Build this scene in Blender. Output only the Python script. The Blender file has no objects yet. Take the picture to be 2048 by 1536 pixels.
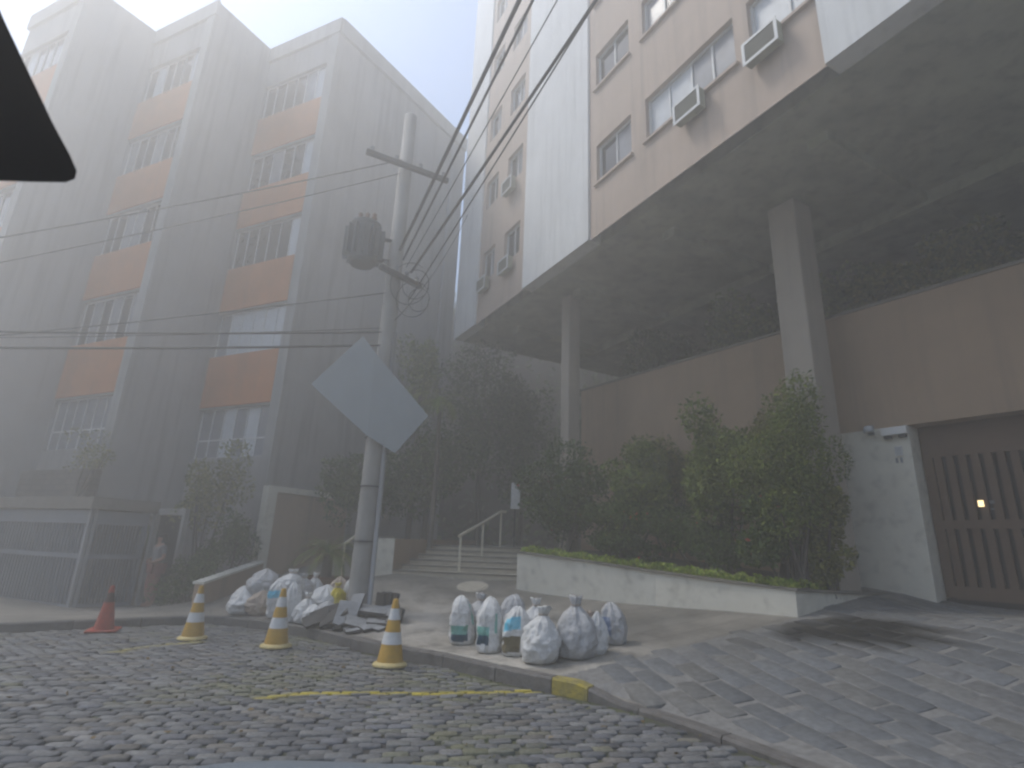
import bpy, math, random
import numpy as np
from mathutils import Vector, Matrix
random.seed(7); RNG = np.random.default_rng(7)
PI = math.pi
scene = bpy.context.scene
COL = scene.collection

# ------------------------------------------------------------------ camera survey of the place
FPX, EYE = 1110.0, 1.5                       # focal length in pixels of a 2048 px wide picture, eye height
TH = math.atan2(FPX, 3720.0); RHO = math.radians(2.2)
def ray(px, py):
    x = (px-1024)/FPX; y = -(py-768)/FPX
    xr = x*math.cos(RHO)-y*math.sin(RHO); yr = x*math.sin(RHO)+y*math.cos(RHO)
    return (xr, math.cos(TH)-yr*math.sin(TH), math.sin(TH)+yr*math.cos(TH))
def gz(px, py, z):
    r = ray(px, py); t = (z-EYE)/r[2]; return Vector((r[0]*t, r[1]*t, z))
def gy(px, py, Y):
    r = ray(px, py); t = Y/r[1]; return Vector((r[0]*t, Y, EYE+r[2]*t))
def pl(px, py, A, B):
    r = ray(px, py); nx, ny = B[1]-A[1], -(B[0]-A[0])
    t = (nx*A[0]+ny*A[1])/(nx*r[0]+ny*r[1]); return Vector((r[0]*t, r[1]*t, EYE+r[2]*t))
def project(X, Y, Z):
    Z = Z-EYE
    d = Y*math.cos(TH)+Z*math.sin(TH); d = np.where(d > .05, d, .05)
    yr = (-Y*math.sin(TH)+Z*math.cos(TH))/d; xr = X/d
    return 1024+(xr*math.cos(RHO)+yr*math.sin(RHO))*FPX, 768-(-xr*math.sin(RHO)+yr*math.cos(RHO))*FPX

# ------------------------------------------------------------------ object helpers
def tag(o, label=None, cat=None, group=None, kind=None):
    if label: o['label'] = label
    if cat: o['category'] = cat
    if group: o['group'] = group
    if kind: o['kind'] = kind
    return o
def thing(name, label, cat, loc=(0, 0, 0), rz=0, group=None, kind=None):
    o = bpy.data.objects.new(name, None); COL.objects.link(o)
    o.location = loc; o.rotation_euler = (0, 0, rz); o.empty_display_size = .1
    return tag(o, label, cat, group, kind)
class MB:
    def __init__(s): s.v = []; s.f = []; s.mi = []
    def add(s, vs, fs, mi=0):
        n = len(s.v); s.v.extend([tuple(p) for p in vs]); s.f.extend([tuple(i+n for i in f) for f in fs]); s.mi.extend([mi]*len(fs))
    def quad(s, a, b, c, d, mi=0): s.add([a, b, c, d], [(0, 1, 2, 3)], mi)
    def box(s, x0, x1, y0, y1, z0, z1, mi=0, F=None):
        P = [(x, y, z) for z in (z0, z1) for y in (y0, y1) for x in (x0, x1)]
        if F: P = [F(*p) for p in P]
        s.add(P, [(0, 2, 3, 1), (4, 5, 7, 6), (0, 1, 5, 4), (2, 6, 7, 3), (0, 4, 6, 2), (1, 3, 7, 5)], mi)
    def tube(s, pts, r, n=8, mi=0, cap=True):
        pts = [Vector(p) for p in pts]; rs = r if isinstance(r, (list, tuple)) else [r]*len(pts)
        rings = []; base = len(s.v)
        up = None
        for i, p in enumerate(pts):
            t = (pts[min(i+1, len(pts)-1)]-pts[max(i-1, 0)]).normalized()
            if up is None: up = Vector((0, 0, 1)) if abs(t.z) < .9 else Vector((1, 0, 0))
            a = t.cross(up).normalized(); b = a.cross(t).normalized(); up = b
            for k in range(n):
                an = 2*PI*k/n; s.v.append(tuple(p+(a*math.cos(an)+b*math.sin(an))*rs[i]))
        for i in range(len(pts)-1):
            for k in range(n):
                s.f.append((base+i*n+k, base+i*n+(k+1) % n, base+(i+1)*n+(k+1) % n, base+(i+1)*n+k)); s.mi.append(mi)
        if cap:
            s.f.append(tuple(base+k for k in range(n))); s.mi.append(mi)
            m = base+(len(pts)-1)*n; s.f.append(tuple(m+k for k in reversed(range(n)))); s.mi.append(mi)
    def lathe(s, prof, n=24, mi=0, c=(0, 0, 0)):
        base = len(s.v)
        for r, z in prof:
            for k in range(n):
                a = 2*PI*k/n; s.v.append((c[0]+r*math.cos(a), c[1]+r*math.sin(a), c[2]+z))
        for i in range(len(prof)-1):
            for k in range(n):
                s.f.append((base+i*n+k, base+i*n+(k+1) % n, base+(i+1)*n+(k+1) % n, base+(i+1)*n+k)); s.mi.append(mi)
    def mesh(s, name, mats):
        me = bpy.data.meshes.new(name); me.from_pydata(s.v, [], s.f)
        for m in (mats if isinstance(mats, (list, tuple)) else [mats]): me.materials.append(m)
        if any(s.mi): me.polygons.foreach_set('material_index', s.mi)
        return me
    def build(s, name, mats, parent=None, smooth=False, fix=False, bevel=0, loc=None):
        me = s.mesh(name, mats)
        if fix:
            import bmesh
            bm = bmesh.new(); bm.from_mesh(me); bmesh.ops.remove_doubles(bm, verts=bm.verts, dist=1e-5)
            bmesh.ops.recalc_face_normals(bm, faces=bm.faces); bm.to_mesh(me); bm.free()
        if smooth: me.polygons.foreach_set('use_smooth', [True]*len(me.polygons))
        o = bpy.data.objects.new(name, me); COL.objects.link(o)
        if parent: o.parent = parent
        if loc is not None: o.location = loc
        if bevel:
            b = o.modifiers.new('edge', 'BEVEL'); b.width = bevel; b.segments = 2; b.limit_method = 'ANGLE'
        return o
def np_obj(name, V, Fq, mat, parent=None, col=None, smooth=False):
    me = bpy.data.meshes.new(name); nv, nf, k = len(V), len(Fq), Fq.shape[1]
    me.vertices.add(nv); me.vertices.foreach_set('co', V.astype(np.float32).ravel())
    me.loops.add(nf*k); me.loops.foreach_set('vertex_index', Fq.astype(np.int32).ravel())
    me.polygons.add(nf); me.polygons.foreach_set('loop_start', np.arange(nf, dtype=np.int32)*k)
    if smooth: me.polygons.foreach_set('use_smooth', np.ones(nf, dtype=bool))
    me.update(calc_edges=True); me.validate()
    if col is not None:
        a = me.color_attributes.new('col', 'FLOAT_COLOR', 'POINT')
        a.data.foreach_set('color', np.concatenate([col, np.ones((nv, 1))], 1).astype(np.float32).ravel())
    me.materials.append(mat)
    o = bpy.data.objects.new(name, me); COL.objects.link(o)
    if parent: o.parent = parent
    return o
def copy_tree(o, parent=None):
    c = o.copy(); COL.objects.link(c)
    if parent: c.parent = parent
    for ch in list(o.children): copy_tree(ch, c)
    return c

# ------------------------------------------------------------------ materials
def newmat(name):
    m = bpy.data.materials.new(name); m.use_nodes = True
    nt = m.node_tree; return m, nt, nt.nodes['Principled BSDF']
def node(nt, t, **kw):
    n = nt.nodes.new(t)
    for k, v in kw.items(): setattr(n, k, v)
    return n
def mat(name, c, rough=.8, var=.18, scale=3., c2=None, bump=.15, bscale=40., metal=0., spec=.3, streak=0., dirt=0.):
    """base colour with two scales of blotchy variation, fine bump, optional rain streaks and grime"""
    m, nt, b = newmat(name); L = nt.links.new
    tc = node(nt, 'ShaderNodeTexCoord'); co = tc.outputs['Object']
    n1 = node(nt, 'ShaderNodeTexNoise'); n1.inputs['Scale'].default_value = scale; n1.inputs['Detail'].default_value = 7; n1.inputs['Roughness'].default_value = .65
    L(co, n1.inputs['Vector'])
    mr = node(nt, 'ShaderNodeMapRange'); mr.inputs['From Min'].default_value = .3; mr.inputs['From Max'].default_value = .7
    L(n1.outputs['Fac'], mr.inputs['Value'])
    mx = node(nt, 'ShaderNodeMix', data_type='RGBA')
    c2 = c2 or tuple(x*(1-2*var) for x in c)
    mx.inputs[6].default_value = (*c, 1); mx.inputs[7].default_value = (*c2, 1)
    L(mr.outputs[0], mx.inputs[0]); out = mx.outputs[2]
    if streak:
        mp = node(nt, 'ShaderNodeMapping'); mp.inputs['Scale'].default_value = (3.2, 3.2, .16); L(co, mp.inputs['Vector'])
        n2 = node(nt, 'ShaderNodeTexNoise'); n2.inputs['Scale'].default_value = 1.6; n2.inputs['Detail'].default_value = 5; L(mp.outputs[0], n2.inputs['Vector'])
        r2 = node(nt, 'ShaderNodeMapRange'); r2.inputs['From Min'].default_value = .5; r2.inputs['From Max'].default_value = .75; r2.inputs['To Max'].default_value = streak
        L(n2.outputs['Fac'], r2.inputs['Value'])
        m2 = node(nt, 'ShaderNodeMix', data_type='RGBA'); m2.inputs[7].default_value = (.10, .095, .085, 1); L(out, m2.inputs[6]); L(r2.outputs[0], m2.inputs[0]); out = m2.outputs[2]
    if dirt:
        n3 = node(nt, 'ShaderNodeTexNoise'); n3.inputs['Scale'].default_value = scale*4; n3.inputs['Detail'].default_value = 8; L(co, n3.inputs['Vector'])
        r3 = node(nt, 'ShaderNodeMapRange'); r3.inputs['From Min'].default_value = .52; r3.inputs['From Max'].default_value = .72; r3.inputs['To Max'].default_value = dirt
        L(n3.outputs['Fac'], r3.inputs['Value'])
        m3 = node(nt, 'ShaderNodeMix', data_type='RGBA'); m3.inputs[7].default_value = (.09, .075, .055, 1); L(out, m3.inputs[6]); L(r3.outputs[0], m3.inputs[0]); out = m3.outputs[2]
    L(out, b.inputs['Base Color']); b.inputs['Roughness'].default_value = rough; b.inputs['Metallic'].default_value = metal
    b.inputs['Specular IOR Level'].default_value = spec
    if bump:
        nb = node(nt, 'ShaderNodeTexNoise'); nb.inputs['Scale'].default_value = bscale; nb.inputs['Detail'].default_value = 4; L(co, nb.inputs['Vector'])
        bp = node(nt, 'ShaderNodeBump'); bp.inputs['Strength'].default_value = bump; bp.inputs['Distance'].default_value = .02
        L(nb.outputs['Fac'], bp.inputs['Height']); L(bp.outputs[0], b.inputs['Normal'])
    return m
def vcol_mat(name, rough=.8, leaf=False, scale=30, amt=.35, spec=.25):
    """colour carried by each stone or leaf, broken up by noise"""
    m, nt, b = newmat(name); L = nt.links.new
    at = node(nt, 'ShaderNodeAttribute', attribute_name='col')
    tc = node(nt, 'ShaderNodeTexCoord')
    n = node(nt, 'ShaderNodeTexNoise'); n.inputs['Scale'].default_value = scale; n.inputs['Detail'].default_value = 6; L(tc.outputs['Object'], n.inputs['Vector'])
    r = node(nt, 'ShaderNodeMapRange'); r.inputs['From Min'].default_value = .25; r.inputs['From Max'].default_value = .75; r.inputs['To Min'].default_value = 1-amt; r.inputs['To Max'].default_value = 1+amt
    L(n.outputs['Fac'], r.inputs['Value'])
    vm = node(nt, 'ShaderNodeVectorMath', operation='SCALE'); L(at.outputs['Color'], vm.inputs[0]); L(r.outputs[0], vm.inputs['Scale'])
    L(vm.outputs[0], b.inputs['Base Color']); b.inputs['Roughness'].default_value = rough; b.inputs['Specular IOR Level'].default_value = spec
    if leaf:
        tr = node(nt, 'ShaderNodeBsdfTranslucent'); L(vm.outputs[0], tr.inputs['Color'])
        mx = node(nt, 'ShaderNodeMixShader'); mx.inputs[0].default_value = .3
        L(b.outputs[0], mx.inputs[1]); L(tr.outputs[0], mx.inputs[2]); L(mx.outputs[0], nt.nodes['Material Output'].inputs['Surface'])
    else:
        bp = node(nt, 'ShaderNodeBump'); bp.inputs['Strength'].default_value = .5; bp.inputs['Distance'].default_value = .015
        L(n.outputs['Fac'], bp.inputs['Height']); L(bp.outputs[0], b.inputs['Normal'])
    return m
def brick_mat(name, c1, c2, mortar, bw, bh, msize=.02, rot=0., rough=.8, offset=.5, axes='XY', dust=None, squash=1.):
    m, nt, b = newmat(name); L = nt.links.new
    tc = node(nt, 'ShaderNodeTexCoord'); co = tc.outputs['Object']
    if axes == 'XZ':
        sp = node(nt, 'ShaderNodeSeparateXYZ'); L(co, sp.inputs[0]); ad = node(nt, 'ShaderNodeMath', operation='ADD'); L(sp.outputs[0], ad.inputs[0]); L(sp.outputs[1], ad.inputs[1])
        cb = node(nt, 'ShaderNodeCombineXYZ'); L(ad.outputs[0], cb.inputs[0]); L(sp.outputs[2], cb.inputs[1]); co = cb.outputs[0]
    mp = node(nt, 'ShaderNodeMapping'); mp.inputs['Rotation'].default_value = (0, 0, rot); L(co, mp.inputs['Vector'])
    br = node(nt, 'ShaderNodeTexBrick'); br.offset = offset
    br.inputs['Color1'].default_value = (*c1, 1); br.inputs['Color2'].default_value = (*c2, 1); br.inputs['Mortar'].default_value = (*mortar, 1)
    br.inputs['Scale'].default_value = 1; br.inputs['Mortar Size'].default_value = msize; br.inputs['Brick Width'].default_value = bw; br.inputs['Row Height'].default_value = bh
    br.inputs['Mortar Smooth'].default_value = .3
    L(mp.outputs[0], br.inputs['Vector'])
    n = node(nt, 'ShaderNodeTexNoise'); n.inputs['Scale'].default_value = 1.7; n.inputs['Detail'].default_value = 9; n.inputs['Roughness'].default_value = .7; L(tc.outputs['Object'], n.inputs['Vector'])
    r = node(nt, 'ShaderNodeMapRange'); r.inputs['From Min'].default_value = .3; r.inputs['From Max'].default_value = .7; r.inputs['To Min'].default_value = .65; r.inputs['To Max'].default_value = 1.25
    L(n.outputs['Fac'], r.inputs['Value'])
    vm = node(nt, 'ShaderNodeVectorMath', operation='SCALE'); L(br.outputs['Color'], vm.inputs[0]); L(r.outputs[0], vm.inputs['Scale']); out = vm.outputs[0]
    if dust:                                         # pale cement dust round the sacks
        for (cx, cy, rad) in dust:
            ds = node(nt, 'ShaderNodeVectorMath', operation='DISTANCE'); L(tc.outputs['Object'], ds.inputs[0]); ds.inputs[1].default_value = (cx, cy, .2)
            r2 = node(nt, 'ShaderNodeMapRange'); r2.inputs['From Min'].default_value = rad; r2.inputs['From Max'].default_value = rad*.35; r2.inputs['To Max'].default_value = .9
            L(ds.outputs['Value'], r2.inputs['Value'])
            mm = node(nt, 'ShaderNodeMath', operation='MULTIPLY'); L(r2.outputs[0], mm.inputs[0])
            nn = node(nt, 'ShaderNodeMapRange'); nn.inputs['From Min'].default_value = .35; nn.inputs['From Max'].default_value = .6; L(n.outputs['Fac'], nn.inputs['Value']); L(nn.outputs[0], mm.inputs[1])
            mx = node(nt, 'ShaderNodeMix', data_type='RGBA'); L(mm.outputs[0], mx.inputs[0]); L(out, mx.inputs[6]); mx.inputs[7].default_value = (.46, .43, .38, 1); out = mx.outputs[2]
    L(out, b.inputs['Base Color']); b.inputs['Roughness'].default_value = rough; b.inputs['Specular IOR Level'].default_value = .3
    bp = node(nt, 'ShaderNodeBump'); bp.inputs['Strength'].default_value = .5; bp.inputs['Distance'].default_value = .012; bp.invert = True
    L(br.outputs['Fac'], bp.inputs['Height']); L(bp.outputs[0], b.inputs['Normal'])
    return m

M = {}
M['concrete'] = mat('concrete', (.33, .33, .32), scale=.8, var=.15, streak=.45)
M['grey_render'] = mat('grey_render', (.33, .325, .315), scale=.5, var=.14, streak=.55)
M['orange'] = mat('orange_render', (.50, .19, .06), scale=1.2, var=.14, streak=.2)
M['peach'] = mat('peach_render', (.51, .405, .325), scale=.7, var=.08, streak=.25)
M['white_render'] = mat('white_render', (.74, .74, .72), scale=.8, var=.06, streak=.22)
M['offwhite'] = mat('offwhite_paint', (.68, .655, .565), scale=1.4, var=.07, dirt=.25)
M['beige'] = mat('beige_render', (.39, .285, .195), scale=.9, var=.1, streak=.3)
M['soffit'] = mat('soffit_reflection_tint', (.36, .37, .26), scale=1.1, var=.26, dirt=.35)  # olive mottling paints in the leafy windscreen reflection seen over the underside
M['column'] = mat('column_render', (.42, .37, .31), scale=1, var=.1, streak=.2)
M['frame'] = mat('white_frame', (.62, .63, .62), rough=.5, var=.06, bump=0)
M['grey_frame'] = mat('grey_frame', (.30, .31, .32), rough=.5, var=.06, bump=0)
M['glass'] = mat('dark_glass', (.035, .038, .042), rough=.12, var=.2, bump=0, spec=.5)
M['curtain'] = mat('curtained_glass', (.55, .58, .60), rough=.3, var=.1, scale=5, bump=0)
M['dim_curtain'] = mat('dim_curtained_glass', (.26, .27, .29), rough=.25, var=.15, scale=4, bump=0)
M['pole'] = mat('pole_concrete', (.33, .32, .30), scale=2.5, var=.14, streak=.35, bscale=60)
M['steel'] = mat('galvanised_steel', (.30, .32, .33), rough=.45, metal=.6, var=.1)
M['dark_metal'] = mat('dark_metal', (.05, .05, .052), rough=.5, var=.15)
M['rubber'] = mat('black_cable', (.015, .015, .016), rough=.6, bump=0)
M['sign'] = mat('sign_face', (.27, .30, .31), rough=.5, var=.06, scale=2, bump=.05)
M['cream_metal'] = mat('cream_metal', (.66, .61, .47), rough=.5, var=.06, dirt=.15)
M['brown'] = mat('brown_gate', (.13, .08, .05), rough=.55, var=.15)
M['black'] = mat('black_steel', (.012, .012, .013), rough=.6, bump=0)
M['gatemetal'] = mat('grey_gate_metal', (.20, .22, .25), rough=.5, var=.1)
M['soil'] = mat('soil', (.055, .042, .03), scale=6, var=.3, bump=.6)
M['bark'] = mat('bark', (.13, .11, .09), scale=9, var=.25, bump=.6, bscale=25)
M['step'] = mat('step_granite', (.56, .51, .41), scale=4, var=.12, dirt=.2)
M['nosing'] = mat('step_nosing', (.27, .24, .20), scale=6, var=.2)
M['cap'] = mat('cap_stone', (.22, .20, .17), scale=5, var=.2)
M['kerb'] = mat('kerb_granite', (.17, .16, .15), scale=5, var=.22, dirt=.35, bump=.5, bscale=25)
M['kerb_yellow'] = mat('kerb_yellow_paint', (.42, .33, .05), scale=7, c2=(.20, .18, .09), dirt=.3, bump=.5, bscale=25)
M['cone_yellow'] = mat('cone_yellow', (.52, .31, .045), rough=.55, scale=6, var=.12, dirt=.15, bump=.03)
M['cone_base'] = mat('cone_base', (.62, .50, .22), rough=.6, scale=6, var=.14, dirt=.2, bump=.05)
M['cone_white'] = mat('cone_band', (.66, .67, .67), rough=.4, scale=9, var=.08, dirt=.15, bump=.02)
M['cone_red'] = mat('cone_red', (.42, .055, .025), rough=.55, scale=8, var=.2, dirt=.3, bump=.05)
M['cone_dark'] = mat('cone_soiled', (.07, .035, .03), rough=.6, scale=8, var=.2)
M['sack'] = mat('white_sack', (.66, .66, .645), rough=.6, scale=7, var=.1, dirt=.3, bump=.35, bscale=35)
M['sack_grey'] = mat('grey_sack', (.50, .50, .50), rough=.6, scale=7, var=.14, dirt=.35, bump=.35, bscale=35)
M['sack_tan'] = mat('tan_sack', (.46, .38, .31), rough=.7, scale=7, var=.14, dirt=.3, bump=.35, bscale=35)
M['sack_yellow'] = mat('yellow_bag', (.60, .48, .03), rough=.45, scale=8, var=.14, bump=.35, bscale=30)
M['print_teal'] = mat('teal_print', (.10, .33, .27), rough=.5, scale=14, c2=(.22, .42, .37), bump=.2)
M['print_navy'] = mat('navy_print', (.02, .07, .12), rough=.5, scale=12, var=.2, bump=.2)
M['print_cyan'] = mat('cyan_print', (.03, .42, .60), rough=.5, scale=12, c2=(.25, .5, .6), bump=.2)
M['print_olive'] = mat('olive_print', (.17, .14, .075), rough=.5, scale=12, var=.2, bump=.2)
M['print_blue'] = mat('blue_print', (.07, .13, .28), rough=.5, scale=12, c2=(.3, .34, .42), bump=.2)
M['slab_top'] = mat('broken_paver', (.34, .35, .36), scale=8, var=.2, dirt=.2, bump=.4)
M['slab_dark'] = mat('broken_paver_dark', (.075, .072, .07), scale=8, var=.2, bump=.4)
M['terracotta'] = mat('terracotta', (.19, .10, .06), scale=6, var=.2)
M['paint_green'] = mat('tank_paint', (.13, .145, .155), rough=.6, streak=.4)
M['panel_grey'] = mat('panel_grey', (.15, .165, .185), rough=.5, streak=.3)
M['skin'] = mat('skin', (.30, .17, .12), rough=.6, var=.06, bump=0)
M['hair'] = mat('hair', (.015, .012, .01), rough=.6, bump=0)
M['shirt'] = mat('grey_shirt', (.17, .17, .18), rough=.9, var=.12, scale=8)
M['trouser'] = mat('red_brown_skirt', (.24, .10, .09), rough=.9, var=.15, scale=8)
M['plastic'] = mat('black_plastic', (.004, .004, .005), rough=.8, bump=0, spec=.05)
M['carpaint'] = mat('silver_blue_paint', (.20, .23, .26), rough=.3, var=.03, bump=0, metal=.2)
M['leaf'] = vcol_mat('leaf', rough=.55, leaf=True, scale=6, amt=.3)
M['cobble'] = vcol_mat('cobble', rough=.75, scale=28, amt=.35)
M['slabstone'] = vcol_mat('slabstone', rough=.75, scale=16, amt=.3)

# ------------------------------------------------------------------ lie of the land
KERB_PX = [(0, 1265), (190, 1255), (430, 1245), (600, 1268), (760, 1310), (880, 1330), (1050, 1375), (1100, 1385), (1200, 1400), (1400, 1465), (1590, 1536)]
KB = [(-34., -6.), (-22., 1.), (-14., 5.3), (-10., 7.7)] + [tuple(gz(*p, 0)[:2]) for p in KERB_PX] + [(3.1, 3.2), (4.3, .8), (5.6, -2.), (8.5, -8.)]
KBX = np.array([p[0] for p in KB]); KBY = np.array([p[1] for p in KB])
def smooth_poly(P, n):
    P = np.array(P); d = np.r_[0, np.cumsum(np.hypot(*np.diff(P, axis=0).T))]
    s = np.linspace(0, d[-1], n); X = np.interp(s, d, P[:, 0]); Y = np.interp(s, d, P[:, 1])
    for _ in range(6):
        X[1:-1] = (X[:-2]+2*X[1:-1]+X[2:])/4; Y[1:-1] = (Y[:-2]+2*Y[1:-1]+Y[2:])/4
    return np.stack([X, Y], 1)
KP = smooth_poly(KB, 260)
kd = np.gradient(KP, axis=0); kd /= np.hypot(kd[:, 0], kd[:, 1])[:, None]
KN = np.stack([-kd[:, 1], kd[:, 0]], 1)                      # points into the pavement
def kerb_y(x): return np.interp(x, KP[:, 0], KP[:, 1])
KEND = gz(1165, 1380, 0)                                     # raised kerb stops here, the dropped kerb of the driveway begins
def kerb_h(x): return np.interp(x, [-40, -12, -6, KEND.x-.12, KEND.x+.25, 6], [.11, .11, .13, .14, .035, .03])
ANCH = []
for i in range(0, 260, 9):
    p = KP[i]+KN[i]*.12; ANCH.append((p[0], p[1], float(kerb_h(KP[i][0]))))
for px, py, D in [(135, 1215, 13.), (0, 1195, 14.), (270, 1202, 14.6), (295, 1207, 14.5), (387, 1212, 12.4), (510, 1166, 14.6), (640, 1172, 13.2),
                  (785, 1148, 13.), (900, 1157, 12.8), (1033, 1163, 12.5), (1035, 1186, 11.9), (1310, 1218, 10.3), (1590, 1240, 8.7), (1785, 1190, 9.6), (1885, 1220, 9.1), (2048, 1237, 7.5),
                  (2048, 1500, 5.0), (1500, 1290, 7.7), (1300, 1310, 7.6)]:
    p = gy(px, py, D); ANCH.append(tuple(p))
ANCH += [(7.5, 2.5, .35), (10, 4.5, .85), (9, -3, .2), (14, 0, .8), (-13, 18, -.1), (-22, 16, -.2), (-4, 19, 1.5), (4, 19, 1.6), (12, 14, 1.3), (-30, 8, -.1), (0, 15.9, 1.5)]
AX = np.array(ANCH)
def _phi(r): return np.where(r > 1e-9, r*r*np.log(np.maximum(r, 1e-9)), 0)
_n = len(AX); _K = _phi(np.hypot(AX[:, None, 0]-AX[None, :, 0], AX[:, None, 1]-AX[None, :, 1]))+np.eye(_n)*.02
_P = np.c_[np.ones(_n), AX[:, :2]]
_W = np.linalg.solve(np.block([[_K, _P], [_P.T, np.zeros((3, 3))]]), np.r_[AX[:, 2], 0, 0, 0])
def land(x, y):
    x = np.asarray(x, float); y = np.asarray(y, float)
    r = np.hypot(x[..., None]-AX[:, 0], y[..., None]-AX[:, 1])
    z = _phi(r) @ _W[:_n] + _W[_n] + _W[_n+1]*x + _W[_n+2]*y
    return np.clip(z, -.35, 1.6)
def H(x, y):
    if y < float(kerb_y(x)): return 0.
    return float(land(x, y))
def hit(px, py):
    r = ray(px, py); t = 2.; last = t
    while t < 40:
        if EYE+r[2]*t <= H(r[0]*t, r[1]*t): break
        last = t; t += .05
    a, b = last, t
    for _ in range(25):
        m = (a+b)/2
        if EYE+r[2]*m <= H(r[0]*m, r[1]*m): b = m
        else: a = m
    return Vector((r[0]*b, r[1]*b, EYE+r[2]*b))
def pxlen(p, n): return n*math.hypot(p[0], p[1])/FPX        # metres spanned by n pixels near ground point p (approximate)

# ground, road bed, pavement
g = MB(); g.quad((-140, -140, -.8), (140, -140, -.8), (140, 140, -.8), (-140, 140, -.8)); tag(g.build('ground', M['soil']), kind='structure')
m, nt, b = newmat('road_joints'); L = nt.links.new
tc = node(nt, 'ShaderNodeTexCoord'); n1 = node(nt, 'ShaderNodeTexNoise'); n1.inputs['Scale'].default_value = .9; n1.inputs['Detail'].default_value = 8; L(tc.outputs['Object'], n1.inputs['Vector'])
mr = node(nt, 'ShaderNodeMapRange'); mr.inputs['From Min'].default_value = .42; mr.inputs['From Max'].default_value = .6; L(n1.outputs['Fac'], mr.inputs['Value'])
mx = node(nt, 'ShaderNodeMix', data_type='RGBA'); mx.inputs[6].default_value = (.045, .042, .04, 1); mx.inputs[7].default_value = (.075, .085, .035, 1); L(mr.outputs[0], mx.inputs[0]); L(mx.outputs[2], b.inputs['Base Color']); b.inputs['Roughness'].default_value = .95
rb = MB(); nk = len(KP)
for i in range(nk-1):
    a, c = KP[i], KP[i+1]; rb.quad((a[0], -60, -.022), (c[0], -60, -.022), (c[0]+.0, c[1], -.022), (a[0], a[1], -.022))
tag(rb.build('road_bed', m), kind='structure')

def sdist_poly(P, X, Y):
    d = np.full(X.shape, 1e9)
    for (ax, ay), (bx, by) in zip(P[:-1], P[1:]):
        vx, vy = bx-ax, by-ay; t = np.clip(((X-ax)*vx+(Y-ay)*vy)/(vx*vx+vy*vy), 0, 1)
        d = np.minimum(d, np.hypot(X-ax-vx*t, Y-ay-vy*t))
    return d
def stones(cx, cy, rot, hx, hy, top, z0, rnd, dome=.012, zfun=None, bev=.17, cr=.72):
    """one rounded block per row of the arrays: three rings of eight points"""
    n = len(cx); c8 = np.array([(-1, -cr), (-.55-.35*cr, -1), (.55+.35*cr, -1), (1, -cr), (1, cr), (.55+.35*cr, 1), (-.55-.35*cr, 1), (-1, cr)])
    V = []
    jit = rnd.uniform(-.06, .06, (n, 8, 2))*(1 if cr < .8 else .35)
    tilt = rnd.normal(0, .02, (n, 2))
    for sc, dz in ((1., None), (1., -dome*1.3), (1-bev, 0.)):
        lx = (c8[None, :, 0]*(sc if sc == 1. else 1)+jit[:, :, 0])*hx[:, None]; ly = (c8[None, :, 1]+jit[:, :, 1])*hy[:, None]
        if sc != 1.:
            k = (np.minimum(hx, hy)*bev)[:, None]; lx = lx-np.sign(lx)*k; ly = ly-np.sign(ly)*k
        X = cx[:, None]+lx*np.cos(rot)[:, None]-ly*np.sin(rot)[:, None]; Y = cy[:, None]+lx*np.sin(rot)[:, None]+ly*np.cos(rot)[:, None]
        base = zfun(X, Y) if zfun else 0.
        if dz is None: Z = base+np.full_like(X, z0)
        else: Z = base+top[:, None]+dz+tilt[:, :1]*lx+tilt[:, 1:]*ly
        V.append(np.stack([X, Y, Z], -1))
    V = np.stack(V, 1).reshape(-1, 3)                       # n*24
    off = (np.arange(n)*24)[:, None]
    F = []
    for r_ in (0, 1):
        for k in range(8): F.append([r_*8+k, r_*8+(k+1) % 8, (r_+1)*8+(k+1) % 8, (r_+1)*8+k])
    F += [[16, 17, 18, 19], [16, 19, 20, 23], [20, 21, 22, 23]]
    F = np.array(F); Fq = (off[:, :, None]+F[None]).reshape(-1, 4)
    return V, Fq
def in_view(X, Y, Z, mg):
    px, py = project(X, Y, Z); return (px > -mg) & (px < 2048+mg) & (py > -mg) & (py < 1536+mg) & (Y > .5)
# setts of the road
ang0 = math.radians(9)
U, Vv = np.meshgrid(np.arange(-16, 10, .205), np.arange(-3, 14, .112))
U = U+((np.arange(Vv.shape[0]) % 2)*.102+RNG.uniform(-.02, .02, Vv.shape[0]))[:, None]+RNG.normal(0, .012, U.shape)
Vv = Vv+RNG.normal(0, .006, Vv.shape)+.05*np.sin(U*.55)+.03*np.sin(U*1.3+1)
X = (U*math.cos(ang0)-Vv*math.sin(ang0)).ravel(); Y = (U*math.sin(ang0)+Vv*math.cos(ang0)).ravel()
ok = (Y < kerb_y(X)-.10) & in_view(X, Y, np.zeros_like(X), 420) & (X < 9)
ok &= sdist_poly(KP, X, Y) > .10
X, Y = X[ok], Y[ok]; n = len(X)
hx = RNG.uniform(.088, .102, n); hy = RNG.uniform(.046, .0545, n); rot = ang0+.05*np.cos(X*.55)+RNG.normal(0, .035, n)
top = RNG.normal(0, .0045, n)
V, Fq = stones(X, Y, rot, hx, hy, top, -.05, RNG, dome=.0065)
base = np.array([(.150, .150, .150), (.175, .175, .172), (.12, .122, .126), (.16, .15, .135), (.20, .195, .19), (.135, .138, .148)])[RNG.choice(6, n, p=[.3, .2, .2, .13, .07, .1])]
base = base*.93*RNG.uniform(.78, 1.18, (n, 1))
moss = np.clip((np.sin(X*.9+.4*Y)+np.sin(Y*1.7-.6*X+1)+np.sin(X*2.3+2))*.33+RNG.normal(0, .35, n)-.25, 0, .8)[:, None]
base = base*(1-moss)+np.array([(.15, .15, .09)])*moss
VX = V.reshape(n, 24, 3); colv = np.repeat(base[:, None, :], 24, 1)
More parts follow.
